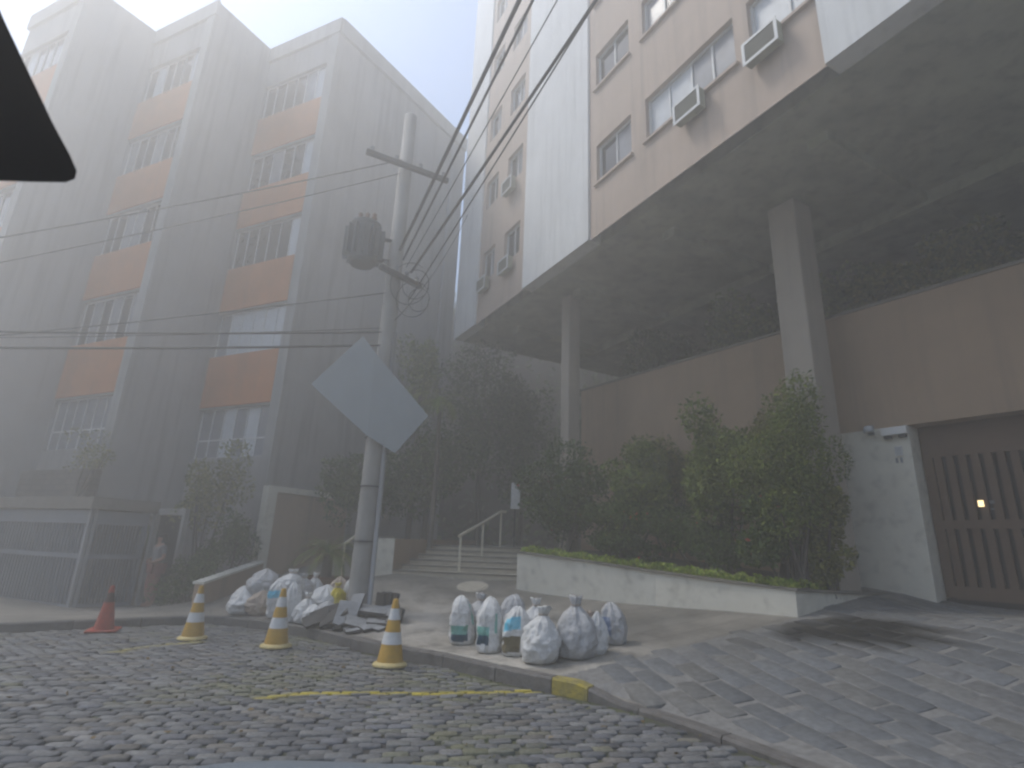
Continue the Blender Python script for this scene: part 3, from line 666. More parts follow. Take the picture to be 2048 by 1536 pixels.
for (px_, py_, w_, h_, mm) in ((1914, 1005, .075, .10, 'glow'), (1936, 1002, .06, .05, 'dim_curtain'), (1937, 1016, .045, .02, 'dim_curtain')):
    s_, z_ = ps(px_, py_); s_ += .22
    e = MB(); e.box(s_-w_/2, s_+w_/2, -.338, -.325, z_-h_/2, z_+h_/2, F=PF); e.build('peep_window', M[mm], GT)
# fittings on the pillar
s_, z_ = ps(1745, 862); t = thing('wall_lamp', 'white bulkhead lamp at the top of the white gate pillar', 'lamp')
e = MB(); e.box(s_-.05, s_+.05, .052, .09, z_-.09, z_+.09, F=PF); e.build('base', M['grey_frame'], t)
e = MB(); e.lathe([(.001, .07), (.06, .055), (.085, .0), (.085, -.05), (.0, -.06)], 14); o = e.build('globe', M['curtain'], t, smooth=True); o.location = PF(s_, .17, z_)
s_, z_ = ps(1795, 872); t = thing('junction_box', 'small white box with dark cowls at the top of the gate pillar', 'box')
e = MB(); e.box(s_-.2, s_+.2, .052, .16, z_, z_+.14, F=PF); e.build('casing', M['white_render'], t, bevel=.01)
e = MB(); e.box(s_-.17, s_-.06, .07, .15, z_-.05, z_-.002, F=PF); e.box(s_+.06, s_+.17, .07, .15, z_-.05, z_-.002, F=PF); e.build('camera_housing', M['dark_metal'], t)
s_, z_ = ps(1800, 900); t = thing('intercom', 'slatted intercom panel high on the white gate pillar', 'intercom')
e = MB(); e.box(s_-.06, s_+.06, .052, .075, z_-.11, z_+.06, F=PF); e.build('panel', M['frame'], t)
e = MB()
for k in range(5): e.box(s_-.05, s_+.05, .0752, .079, z_-.09+k*.028, z_-.078+k*.028, F=PF)
e.build('slots', M['grey_frame'], t)
e = MB(); e.box(s_-.07, s_-.035, .052, .06, z_-.23, z_-.14, F=PF); e.box(s_+.0, s_+.035, .052, .06, z_-.23, z_-.14, F=PF); e.build('button_plate', M['dim_curtain'], t)

# ------------------------------------------------------------------ planter, stairs, hand rail
cap_pts = [((1035, 1103), 12.1), ((1170, 1121), 11.3), ((1310, 1142), 10.5), ((1450, 1161), 9.6), ((1590, 1178), 8.8), ((1690, 1184), 9.3), ((1787, 1188), 9.75)]
PT = [gy(*p, D) for p, D in cap_pts]
PL = thing('planter_wall', 'long off-white planter wall with a stone cap, between steps and gate pillar', 'planter', kind='thing')
w_ = MB(); c_ = MB(); s_ = MB()
inn = []
for i, p in enumerate(PT):
    t_ = (PT[min(i+1, len(PT)-1)]-PT[max(i-1, 0)]); t_.z = 0; t_.normalize(); nn = Vector((-t_.y, t_.x, 0))
    if i == 4: nn = Vector((-.25, .97, 0)).normalized()
    inn.append(nn)
for i in range(len(PT)-1):
    a, c = PT[i], PT[i+1]; na, nc = inn[i], inn[i+1]
    w_.add([(a.x, a.y, -.2), (c.x, c.y, -.2), (c.x, c.y, c.z-.03), (a.x, a.y, a.z-.03), *[tuple(Vector((q.x, q.y, zz))+n_*.18) for q, n_, zz in ((a, na, -.2), (c, nc, -.2), (c, nc, c.z-.03), (a, na, a.z-.03))]],
           [(0, 1, 2, 3), (5, 4, 7, 6), (3, 2, 6, 7)]+([(4, 0, 3, 7)] if i == 0 else [])+([(1, 5, 6, 2)] if i == len(PT)-2 else []))
    for q0, q1 in (((-.035, -.029), (-.035, .012)),):
        P8 = [tuple(Vector((q.x, q.y, q.z+dz))+n_*o_) for dz in (-.028, .012) for (q, n_) in ((a, na), (c, nc)) for o_ in (-.04, .22)]
        c_.add(P8, [(0, 2, 3, 1), (4, 5, 7, 6), (0, 4, 6, 2), (1, 3, 7, 5)]+([(0, 1, 5, 4)] if i == 0 else [])+([(2, 6, 7, 3)] if i == len(PT)-2 else []))
w_.build('wall', M['offwhite'], PL, fix=False); c_.build('cap', M['cap'], PL)
back = [PF(-.3, .05, 0), PF(2.5, .05, 0), PF(4.2, .05, 0), PF(5.6, .05, 0), PF(sP0-1.2, .05, 0), PF(sP0-.5, .05, 0), PF(sP0-.3, .05, 0)]
so = MB()
for i in range(len(PT)-1):
    a, c = PT[i]+inn[i]*.15, PT[i+1]+inn[i+1]*.15; so.quad((a.x, a.y, a.z-.06), (c.x, c.y, c.z-.06), (back[i+1][0], back[i+1][1], c.z+.1), (back[i][0], back[i][1], a.z+.1))
so.build('soil', M['soil'], PL)
# side wall of the planter along the stairs
S0, S1 = gy(785, 1148, 13.), gy(1033, 1163, 12.55); sd = Vector((.27, .963, 0)).normalized()
su = (S1-S0); su.z = 0; su.normalize(); SWd = (S1-S0).length
ST = MB(); NS = 6; rise, tread = .115, .43; zb = min(S0.z, S1.z)+.01
ns_ = MB()
for k in range(NS):
    a = S0+sd*tread*k-su*.0; c = S1+sd*tread*k+su*.9; z0, z1 = zb-.3, zb+rise*(k+1)
    dpt = sd*(tread if k < NS-1 else 3.2)
    P8 = [(a.x, a.y, z0), (c.x, c.y, z0), (c.x+dpt.x, c.y+dpt.y, z0), (a.x+dpt.x, a.y+dpt.y, z0)]; P8 += [(x, y, z1) for x, y, z in P8]
    ST.add(P8, [(4, 5, 6, 7), (0, 1, 5, 4)])
    e_ = sd*-.02; P8 = [(a.x+e_.x, a.y+e_.y, z1-.035), (c.x+e_.x, c.y+e_.y, z1-.035), (c.x+sd.x*.07, c.y+sd.y*.07, z1-.035), (a.x+sd.x*.07, a.y+sd.y*.07, z1-.035)]; P8 += [(x, y, z1+.004) for x, y, z in P8]
    ns_.add(P8, [(3, 2, 1, 0), (4, 5, 6, 7), (0, 1, 5, 4), (2, 3, 7, 6)])
sto = thing('entrance_steps', 'wide shallow stone steps leading up from the pavement between the planters', 'steps', kind='thing')
ST.build('steps', M['step'], sto); ns_.build('nosing', M['nosing'], sto)
LANDZ = zb+rise*NS
hr = thing('hand_rail', 'cream painted metal hand rail on three posts, in the middle of the steps', 'handrail')
def onstep(px_, py_, D): p = gy(px_, py_, D); return p
pb = [(917, 1150, 12.95), (963, 1118, 14.3), (1000, 1087, 15.5)]; pt = [(917, 1070), (964, 1045), (1003, 1023)]
tops = []
for (a, c, D), (tx, ty) in zip(pb, pt):
    p = gy(a, c, D); q = gy(tx, ty, D); e = MB(); e.box(p.x-.025, p.x+.025, D-.025, D+.025, p.z-.25, q.z); e.build('post', M['cream_metal'], hr); tops.append(Vector((p.x, D, q.z)))
d_ = (tops[0]-tops[1]).normalized(); e = MB(); e.tube([tops[0]+d_*.12, tops[0], tops[1], tops[2], tops[2]+Vector((.12, .15, 0))], .035, 8); e.build('rail', M['cream_metal'], hr, smooth=True)
# wall on the other side of the stairs with its pier
SW = thing('stair_wall', 'white end pier and beige flank wall on the pole side of the steps', 'wall', kind='thing')
a = S0-su*.02; pier0 = gy(748, 1150, 12.95); zt = gy(795, 1077, 13.).z
e = MB()
Fq_, uq, nq, Lq = frame2(Vector((pier0.x, 13.02)), Vector((S0.x, S0.y)))
e.box(-.2, Lq-.02, -.2, .0, .2, zt, F=Fq_); e.build('pier', M['offwhite'], SW)
e = MB(); b2 = S0+sd*6; 
e.add([(S0.x-su.x*.2, S0.y-su.y*.2+.03, .2), (S0.x-.02, S0.y+.03, .2), (b2.x-.02, b2.y, .2), (b2.x-.22, b2.y, .2), (S0.x-su.x*.2, S0.y-su.y*.2+.03, zt-.01), (S0.x-.02, S0.y+.03, zt-.01), (b2.x-.02, b2.y, zt+.1), (b2.x-.22, b2.y, zt+.1)], [(4, 5, 6, 7), (1, 2, 6, 5), (0, 1, 5, 4), (3, 0, 4, 7)])
e.build('flank_wall', M['beige'], SW)
e = MB(); e.box(-.22, Lq+.01, -.22, .02, zt+.002, zt+.04, F=Fq_); e.build('cap', M['cap'], SW)
e = MB(); sp = Vector((pier0.x, pier0.y))
RL = thing('wall_rail', 'short pale sloping rail beside the pole, above the potted cycad', 'handrail')
p0, p1 = gy(690, 1088, 12.5), gy(716, 1068, 13.4); e = MB(); e.tube([p0, p1, p1+(p1-p0)*.8], .03, 8); e.build('rail', M['cream_metal'], RL)
e = MB(); e.tube([p0, (p0.x, p0.y, .4)], .022, 8); e.build('post', M['cream_metal'], RL)
# manhole cover on the entrance pavement
mh = hit(945, 1173); e = MB(); e.lathe([(.001, .012), (.27, .012), (.28, .0), (.33, .002), (.34, -.03)], 28); o = e.build('manhole_cover', M['step']); o.location = (mh.x, mh.y, mh.z+.006); o.rotation_euler = Vector((-(H(mh.x+.3, mh.y)-H(mh.x-.3, mh.y))/.6, -(H(mh.x, mh.y+.3)-H(mh.x, mh.y-.3))/.6, 1)).to_track_quat('Z', 'Y').to_euler(); tag(o, 'round pale manhole cover set in the paving before the steps', 'manhole cover')
# notice hung at the head of the stairs, gate behind
t = thing('notice_board', 'narrow white notice board standing at the head of the steps', 'sign'); p = gy(1031, 993, 16.2)
e = MB(); e.box(p.x-.13, p.x+.13, 16.18, 16.22, gy(1031, 1018, 16.2).z, gy(1031, 966, 16.2).z); e.build('board', M['white_render'], t, bevel=.01)
e = MB(); e.box(p.x+.03, p.x+.1, 16.165, 16.179, p.z+.24, p.z+.28); e.build('dark_clip', M['dark_metal'], t)
e = MB(); e.box(p.x-.02, p.x+.02, 16.23, 16.27, 1., p.z+.3); e.build('post', M['dark_metal'], t)

# ------------------------------------------------------------------ utility pole, transformer, cables
PD = 10.75; pbp = gy(716, 1212, PD); PX = pbp.x; PZ0 = H(PX, PD)-.1; ptop = gy(836, 235, PD).z
PO = thing('utility_pole', 'tall grey concrete utility pole rising behind the heap of sacks', 'pole', (PX, PD, PZ0))
e = MB(); e.lathe([(.205, 0), (.20, .6), (.185, 3), (.165, 6), (.145, ptop-PZ0), (.001, ptop-PZ0+.02)], 20); e.build('shaft', M['pole'], PO, smooth=True)
e = MB(); cx = .22
e.tube([(cx, -.1, 0), (cx, -.1, 2), (cx-.02, -.1, 4), (cx-.05, -.1, 5.5)], .045, 10); e.build('conduit', M['grey_frame'], PO, smooth=True)
for z in (1.35, 2.35, 3.3):
    e = MB(); e.lathe([(.215, z), (.215, z+.03), (.19, z+.03)], 20); e.build('strap', M['dark_metal'], PO)
def polez(py, px=790): return gy(px, py, PD).z-PZ0
for z, L_, ang in ((polez(345), 1.9, .5), (polez(560), 1.1, .9)):
    e = MB(); R = lambda x, y, zz, ang=ang: (x*math.cos(ang)-y*math.sin(ang), x*math.sin(ang)+y*math.cos(ang), zz)
    e.box(-L_/2, L_/2, -.30, -.20, z-.05, z+.05, F=R); o = e.build('crossarm', M['dark_metal'], PO)
    i_ = MB()
    for k in range(4): i_.lathe([(.03, z+.05), (.05, z+.09), (.03, z+.12), (.05, z+.16), (.001, z+.2)], 8, c=(*R(-L_/2+.12+(L_-.24)*k/3, -.25, 0)[:2], 0))
    i_.build('insulators', M['dim_curtain'], o)
# transformer on its bracket
t_ = gy(728, 490, PD-.3); tz = t_.z-PZ0; tx, ty = t_.x-PX, -.3
TR = thing('transformer', 'grey finned transformer tank hung on the side of the utility pole', 'transformer', (t_.x, PD-.3, t_.z))
e = MB(); e.lathe([(.001, -.48), (.24, -.47), (.30, -.40), (.30, .42), (.32, .43), (.32, .48), (.001, .52)], 20); e.build('tank', M['paint_green'], TR, smooth=False)
e = MB()
for k in range(14): a = 2*PI*k/14; R = lambda x, y, zz, a=a: (x*math.cos(a)-y*math.sin(a), x*math.sin(a)+y*math.cos(a), zz); e.box(.3, .42, -.012, .012, -.34, .34, F=R)
e.build('fins', M['paint_green'], TR)
for k in (-1, 0, 1):
    e = MB(); e.lathe([(.05, .5), (.07, .56), (.04, .6), (.065, .65), (.03, .7), (.05, .74), (.001, .8)], 10, c=(k*.15, 0, 0)); e.build('bushing', M['terracotta'], TR, smooth=True)
e = MB(); e.tube([(.25, .05, .2), (PX-t_.x, .25, .25)], .04, 6); e.tube([(.25, .05, -.3), (PX-t_.x, .25, -.25)], .04, 6); e.build('bracket', M['dark_metal'], TR)
# cables
def cable(a, b, sag, r, name, lab, n=22, grp=None):
    a, b = Vector(a), Vector(b); e = MB(); pts = []
    for k in range(n+1):
        t = k/n; p = a.lerp(b, t); p.z -= sag*4*t*(1-t); pts.append(p)
    e.tube(pts, r, 6, cap=True); o = e.build(name, M['rubber'], smooth=True); tag(o, lab, 'cable', grp)
def polepoint(px_, py_): return gy(px_, py_, PD-.12)
def far(px_, py_, D, a, k=1.8):                      # a point through this place, continued beyond the picture
    b = gy(px_, py_, D); return a+(b-a)*k
GR = 'cables strung from the utility pole'
for (pa, pxq, D, r, sag, lab) in [
        ((822, 545), (1185, 0), 6.2, .030, .1, 'thick black cable bundle sweeping up from the pole across the white fin'),
        ((818, 600), (1150, 60), 6.4, .014, .1, 'thin black cable just beneath the thickest bundle, crossing the white fin'),
        ((800, 500), (1035, 0), 6.0, .034, .08, 'thick black cable running up from the pole beside the sky gap'),
        ((806, 520), (1062, 0), 6.1, .022, .08, 'black cable close beside the bundle along the sky gap'),
        ((812, 535), (1110, 0), 6.1, .010, .08, 'thinnest black cable between the two heavy bundles above the pole'),
        ((770, 664), (0, 660), 9.5, .018, .05, 'upper of the near-level black cables running from the pole past the lower windows'),
        ((768, 690), (0, 692), 9.5, .022, .05, 'lowest near-level black cable joining the pole just above the diamond sign'),
        ((766, 656), (0, 672), 9.6, .008, .05, 'hair-thin level cable between the two lower cables'),
        ((778, 585), (0, 668), 10.2, .012, .05, 'black cable sloping down from the pole across the orange panels to the gate house'),
        ((812, 318), (0, 470), 10.3, .014, .1, 'dark cable drooping from the upper crossarm across the upper orange bays'),
        ((808, 345), (0, 520), 10.3, .011, .1, 'thin dark cable hanging just under the upper drooping cable'),
        ((790, 640), (935, 430), 15.5, .012, .3, 'thin service cable running from the pole to the far white corner')]:
    a = polepoint(*pa); k = 2.2 if D < 7 else (1.25 if D < 12 else 1.0)
    cable(a, far(*pxq, D, a, k), sag, r, 'cable', lab, grp=GR)
# slack coils on the pole
e = MB()
for k in range(4):
    rr = .22+.06*k; cxy = gy(838-6*k, 600-30*(k % 2), PD-.15)
    e.tube([(cxy.x+rr*math.cos(t), PD-.16-.02*k, cxy.z+rr*1.2*math.sin(t)) for t in np.linspace(.3*k, 5.9+.2*k, 24)], .009, 5)
o = e.build('cable_coil', M['rubber'], smooth=True); tag(o, 'loose coils of black cable hanging on the pole below the transformer', 'cable')
# diamond sign, slightly folded about the pole
SY = PD-.30
t = thing('diamond_sign', 'large blank pale grey diamond sign plate fixed across the pole', 'sign')
q = [(726, 672), (857, 832), (790, 906), (622, 768)]; fold0, fold1 = (751, 706), (735, 872)
V3 = lambda p, D: gy(p[0], p[1], D)
e = MB()
def plate(P, D_, thick=.012):
    pts = [V3(p, d) for p, d in zip(P, D_)]; n = len(pts)
    e.add(pts+[p+Vector((0, thick, 0)) for p in pts], [tuple(range(n)), tuple(range(2*n-1, n-1, -1))]+[(i, i+n, (i+1) % n+n, (i+1) % n) for i in range(n)])
plate([q[0], fold0, fold1, q[3]], [SY+.0, SY-.02, SY-.02, SY+.03]); plate([fold0, q[1], q[2], fold1], [SY-.02, SY+.03, SY+.02, SY-.02]); e.build('plate', M['sign'], t, fix=True)
for q_ in ((742, 760), (738, 850)): e = MB(); bz = V3(q_, SY); e.box(bz.x-.03, bz.x+.25, SY+.0, SY+.13, bz.z-.03, bz.z+.03); e.build('bracket', M['steel'], t)

# ------------------------------------------------------------------ cones
def cone_obj(name, lab, px_, py_, h, kind, rz=0.):
    p = hit(px_, py_); t = thing(name, lab, 'traffic cone', (p.x, p.y, .012), rz, 'traffic cones along the kerb')
    t.rotation_euler = (random.uniform(-.02, .02), random.uniform(-.02, .02), rz)
    s_ = h/.78; r0, r1 = .165*s_, .032*s_; z0 = .035*s_
    rad = lambda z: r0+(r1-r0)*(z-z0)/(h-z0)
    e = MB(); w = .215*s_
    if kind == 'yellow':
        e.lathe([(.001, .0), (w, .0), (w, .02), (w*.93, .034*s_), (r0*1.02, .05*s_), (r0*.99, z0*.9)], 8 if False else 28); e.build('base', M['cone_base'], t, smooth=False)
        br = [z0, z0+(h-z0)*.29, z0+(h-z0)*.48, z0+(h-z0)*.67, z0+(h-z0)*.85, h]
        cols = ['cone_yellow', 'cone_white', 'cone_yellow', 'cone_white', 'cone_yellow']
    else:
        e.box(-w*1.15, w*1.15, -w*1.15, w*1.15, 0, .03); e.build('base', M['cone_red'], t, bevel=.01)
        br = [.03, z0+(h-z0)*.62, z0+(h-z0)*.84, h]; cols = ['cone_red', 'cone_dark', 'cone_red']
    for k, cn in enumerate(cols):
        e = MB(); a, c = br[k], br[k+1]; bulge = .002 if 'white' in cn else 0.
        pr = [(rad(a)+bulge, a+.001)]+[(rad(a+(c-a)*q_)+bulge, a+(c-a)*q_) for q_ in (.5,)]+[(rad(c)+bulge, c-.001)]
        if k == len(cols)-1: pr += [(rad(c)*.75, c+.006), (rad(c)*.6, c-.06)]
        e.lathe(pr, 28); e.build('band' if cn in ('cone_white', 'cone_dark') else 'body', M[cn], t, smooth=True)
cone_obj('traffic_cone', 'dirty red traffic cone without white bands, nearest the gate house', 206, 1263, .68, 'red', .4)
cone_obj('traffic_cone', 'yellow and white cone in front of the end of the low beige wall', 384, 1279, .76, 'yellow')
cone_obj('traffic_cone', 'yellow and white cone standing before the white sack heap', 551, 1295, .80, 'yellow', 1.)
cone_obj('traffic_cone', 'yellow and white cone in front of the broken paving slabs, largest of the cones', 779, 1333, .80, 'yellow', 2.)

# ------------------------------------------------------------------ sacks
from mathutils import noise as mnoise
def sack(lab, px_, py_, wpx, hpx, m_='sack', prints=(), style='tied', lift=0., lean=(0, 0), back=0., seed=None, grp=None, name='rubble_sack'):
    p = hit(px_, py_) if not lift and not back else hit(px_, py_)
    d = math.hypot(p.x, p.y)
    w = wpx*d/FPX/2; h = hpx*d/FPX
    sd_ = seed if seed is not None else int(px_*7+py_); rnd = random.Random(sd_); off = Vector((rnd.uniform(-50, 50), rnd.uniform(-50, 50), rnd.uniform(-50, 50)))
    dirv = Vector((p.x, p.y, 0)).normalized(); c = Vector((p.x, p.y, 0))+dirv*(w*.75+back)
    zb = H(c.x, c.y)+lift-.01
    t = thing(name, lab, 'sack', (c.x, c.y, zb), math.atan2(-dirv.x, dirv.y)*-1 if False else math.atan2(dirv.y, dirv.x)+PI/2, grp)
    nA, nZ = 64, 40
    if style == 'tied': prof = [(.0, .55), (.03, .86), (.12, .99), (.28, 1.05), (.45, 1.0), (.6, .85), (.72, .60), (.80, .30), (.85, .2), (.91, .30), (1.0, .36)]
    elif style == 'upright': prof = [(.0, .7), (.03, .9), (.12, 1.), (.4, 1.03), (.66, .97), (.8, .82), (.9, .58), (.96, .34), (1.0, .12)]
    else: prof = [(.0, .6), (.04, .9), (.16, 1.08), (.4, 1.1), (.62, .95), (.8, .65), (.92, .34), (1., .08)]
    zs = np.array([q[0] for q in prof]); rs_ = np.array([q[1] for q in prof])
    e = MB(); e.v.append((0, 0, 0.0)); rings = []
    nf = rnd.randint(7, 12); ph = rnd.uniform(0, 6); tw = rnd.uniform(-1.5, 1.5); sq = rnd.uniform(.82, .95)
    lx, ly = lean[0]+rnd.uniform(-.08, .08), lean[1]+rnd.uniform(-.08, .08)
    for k in range(nZ+1):
        z = k/nZ; r = float(np.interp(z, zs, rs_))
        for j in range(nA):
            a = 2*PI*j/nA; ca, sa = math.cos(a), math.sin(a)
            n1 = mnoise.noise(Vector((ca*1.4, sa*1.4, z*2.2))+off)*.20; n2 = mnoise.noise(Vector((ca*3.2, sa*3.2, z*6.))+off)*.10; n3 = abs(mnoise.noise(Vector((ca*5+z*3, sa*5, z*9.))+off))*.10
            ridge = math.sin(nf*a+ph+tw*z*2)*.10*max(0., (z-.45)/.55)
            n4 = mnoise.noise(Vector((ca*6.5+z*2, sa*6.5, z*3.2))+off*1.3); n5 = 1-abs(mnoise.noise(Vector((ca*2.6-z*2.5, sa*2.6, z*5.5))+off*.7))*2
            rr = r*w*(1+n1+n2-n3+ridge+n4*.055+(max(n5, .55)-.55)*.11-.03)
            if style == 'upright':                       # squarer section of a filled cement sack
                rr *= 1/(max(abs(ca), abs(sa))**.45)*.88
            x, y = rr*ca, rr*sa*sq
            zz = z*h*(1+.06*mnoise.noise(Vector((ca, sa, 3))+off)*(z > .5))
            e.v.append((x+lx*h*z*z, y+ly*h*z*z, max(zz, 0)))
    cols = []
    def mi_at(j, k):
        z = (k+.5)/nZ; a = ((j+.5)/nA*2*PI-PI/2+PI) % (2*PI)-PI   # 0 faces the street
        for i, (a0, a1, z0, z1, mname) in enumerate(prints):
            wob = .025*math.sin(2.3*a+ph)
            if a0 < a < a1 and z0+wob < z < z1+wob: return i+1
        return 0
    for j in range(nA): e.f.append((0, 1+(j+1) % nA, 1+j)); e.mi.append(0)
    for k in range(nZ):
        for j in range(nA):
            b0 = 1+k*nA; e.f.append((b0+j, b0+(j+1) % nA, b0+nA+(j+1) % nA, b0+nA+j)); e.mi.append(mi_at(j, k))
    e.v.append((lx*h, ly*h, h*.97)); tp = len(e.v)-1
    for j in range(nA): b0 = 1+nZ*nA; e.f.append((b0+j, b0+(j+1) % nA, tp)); e.mi.append(0)
    e.build('bag', [M[m_]]+[M[q[4]] for q in prints], t, smooth=True)
    if style == 'tied':
        tz = .855*h; tb = MB(); pts = [(lx*h*.73+.2*w*1.12*math.cos(a), ly*h*.73+.2*w*sq*1.12*math.sin(a), tz) for a in np.linspace(0, 2*PI, 14)]
        tb.tube(pts, .012, 5); tb.build('tie', M['sack_tan'], t)
    return t
RGp = 'rubble sacks beside the kerb'; LGp = 'rubble sacks heaped at the pole'
sack('upright white sack with teal and navy print, first in the row', 922, 1292, 52, 84, 'sack', [(-.9, .5, .24, .42, 'print_teal'), (-.9, .5, .10, .24, 'print_navy'), (.75, 1.05, .4, .8, 'print_teal')], 'upright', grp=RGp)
sack('upright white sack with green print standing second in the row', 976, 1309, 54, 96, 'sack', [(-1.1, .0, .3, .46, 'print_teal'), (-1.1, .0, .14, .30, 'print_navy'), (.35, .6, .4, .75, 'print_teal')], 'upright', grp=RGp)
sack('grey knotted sack peeping out behind the two upright printed sacks', 960, 1280, 60, 78, 'sack_grey', [], 'tied', grp=RGp)
sack('grey sack with a pointed top just behind the cyan printed sack', 1022, 1284, 56, 80, 'sack_grey', [], 'upright', grp=RGp)
sack('white sack with cyan band and olive print on its lower half', 1030, 1316, 58, 84, 'sack', [(-1.3, .3, .52, .78, 'print_cyan'), (-1.2, .3, .08, .40, 'print_olive')], 'upright', grp=RGp)
sack('bulging white knotted sack at the front corner of the group', 1080, 1333, 72, 98, 'sack', [], 'tied', grp=RGp)
sack('shiny grey-white sack with creases and a tall loose top', 1150, 1325, 78, 108, 'sack_grey', [], 'tied', grp=RGp)
sack('soiled white sack behind the bulging front sack', 1072, 1296, 58, 82, 'sack', [], 'tied', grp=RGp)
sack('small slumped white sack wedged against the creased one', 1192, 1313, 42, 74, 'sack', [], 'slump', grp=RGp)
sack('dirty brown-topped sack behind the slumped one', 1178, 1298, 40, 62, 'sack_tan', [], 'tied', grp=RGp)
sack('upright sack with blue print standing apart at the end of the row', 1228, 1293, 52, 72, 'sack_grey', [(-1.5, -.2, .2, .62, 'print_blue')], 'upright', grp=RGp)
# heap at the pole
sack('white sack lying lowest at the outer end of the heap', 484, 1232, 48, 46, 'sack', [], 'slump', grp=LGp)
sack('dusty tan sack on the ground in the front of the heap', 520, 1233, 48, 42, 'sack_tan', [], 'slump', grp=LGp)
sack('grey sack topping the outer end of the heap', 520, 1231, 58, 46, 'sack_grey', [], 'slump', lift=0.29, back=0.12, grp=LGp)
sack('white sack with a blue and cream patch behind the second yellow cone', 552, 1238, 44, 60, 'sack', [(-1.2, .2, .55, .75, 'print_cyan')], 'upright', grp=LGp)
sack('crumpled white sack on top of the heap above the patched one', 572, 1234, 50, 42, 'sack', [], 'tied', lift=0.34, back=0.19, grp=LGp)
sack('upright pale sack just beyond the second yellow cone', 584, 1246, 30, 66, 'sack', [], 'upright', grp=LGp)
sack('small dusty sack low between the cone and the white front sack', 606, 1249, 38, 50, 'sack', [], 'tied', grp=LGp)
sack('cream knotted sack in the middle of the heap', 600, 1228, 44, 44, 'sack_grey', [], 'tied', lift=0.18, back=0.25, grp=LGp)
sack('round white sack standing alone behind the middle of the heap', 622, 1222, 32, 50, 'sack', [], 'tied', lift=0.08, back=0.28, grp=LGp)
sack('broad white sack lying across the heap beside the yellow bag', 644, 1236, 56, 46, 'sack', [], 'slump', lift=0.06, grp=LGp)
sack('bright yellow plastic bag on the heap', 668, 1232, 36, 46, 'sack_yellow', [], 'tied', lift=0.08, grp='', name='plastic_bag')
sack('tan sack behind the yellow bag against the pole', 672, 1226, 38, 42, 'sack_tan', [], 'slump', lift=0.14, back=0.22, grp=LGp)
sack('small white bundle squeezed against the pole', 694, 1224, 24, 42, 'sack', [], 'slump', lift=0.12, back=0.19, grp=LGp)

sack('small grimy sack squeezed behind the lowest outer sack', 500, 1222, 34, 44, 'sack_grey', [], 'tied', back=.25, grp=LGp)
sack('limp white sack slumped over the kerb side of the heap', 626, 1252, 40, 34, 'sack', [], 'slump', grp=LGp)
sack('grey crumpled sack under the broad white one', 648, 1246, 44, 34, 'sack_grey', [], 'slump', grp=LGp)

# ------------------------------------------------------------------ broken paving slabs leaning at the pole
def slab(lab, px_, py_, lx, ly, th, rx, ry, rz, dark=False, lift=0., back=0.):
    p = hit(px_, py_); dv = Vector((p.x, p.y, 0)).normalized(); c = Vector((p.x, p.y, 0))+dv*back
    rnd = random.Random(int(px_*3+py_*5)); n = 6
    out = []
    for (a, b_) in ((-1, -1), (-.1, -1), (1, -1), (1, .2), (1, 1), (.15, 1), (-1, 1), (-1, -.1)): out.append((a*lx/2*rnd.uniform(.85, 1.08), b_*ly/2*rnd.uniform(.85, 1.08)))
    k = len(out); e = MB(); e.add([(x, y, -th/2) for x, y in out]+[(x, y, th/2) for x, y in out], [tuple(reversed(range(k)))], 1)
    e.f.append(tuple(range(k, 2*k))); e.mi.append(1 if dark else 0)
    for i in range(k): e.f.append((i, (i+1) % k, k+(i+1) % k, k+i)); e.mi.append(1)
    o = e.build('broken_slab', [M['slab_top'], M['slab_dark']], bevel=.006)
    R = Matrix.Rotation(rz, 4, 'Z') @ Matrix.Rotation(ry, 4, 'Y') @ Matrix.Rotation(rx, 4, 'X')
    low = min((R @ Vector(v)).z for v in e.v)
    o.matrix_world = Matrix.Translation((c.x, c.y, H(c.x, c.y)+lift-low-.008)) @ R
    tag(o, lab, 'paving slab', 'broken slabs at the foot of the pole')
r_ = math.radians
for a in [('dark slab edge leaning low at the outer end of the broken pile', 632, 1256, .45, .3, .05, r_(30), r_(-20), .3, True),
          ('long dark slab leaning over another beneath the yellow bag', 650, 1252, .55, .32, .05, r_(38), r_(-18), .5, True),
          ('thin dark slab tilted against the long dark one', 664, 1256, .5, .3, .045, r_(25), r_(-30), .2, True),
          ('large pale slab standing steeply beside the yellow bag', 690, 1256, .36, .46, .045, r_(50), r_(8), .15, False),
          ('tall narrow pale slab propped against the pole', 708, 1246, .26, .5, .04, r_(56), r_(-14), -.35, False),
          ('small pale wedge of slab at the front of the pile', 712, 1261, .40, .3, .05, r_(22), r_(14), .3, False),
          ('pale slab lying flat before the pole', 742, 1243, .5, .42, .06, r_(10), r_(6), .1, False, .1),
          ('dark-edged slab under the flat pale one', 735, 1250, .5, .4, .06, r_(6), r_(-8), .5, True),
          ('thick slab lying on the pavement at the near corner of the pile', 760, 1254, .45, .35, .08, r_(4), r_(3), .2, False),
          ('small broken piece in front of the flat slab', 735, 1262, .28, .22, .05, r_(12), r_(-10), .8, False),
          ('upright slab in the stack behind the flat ones, first of three', 760, 1218, .06, .42, .26, 0, r_(4), r_(35), True, 0, .1),
          ('upright slab in the middle of the stack of three', 771, 1219, .05, .42, .28, 0, r_(8), r_(35), False, 0, .1),
          ('upright slab on the outer side of the stack of three', 782, 1222, .05, .42, .3, 0, r_(12), r_(35), True, 0, .1),
          ('dark slab standing on edge behind the largest cone', 800, 1243, .05, .34, .22, 0, r_(12), r_(20), True),
          ('pale slab tilted behind the thick corner slab', 765, 1240, .5, .34, .05, r_(28), r_(-12), -.3, False)]:
    slab(*a)
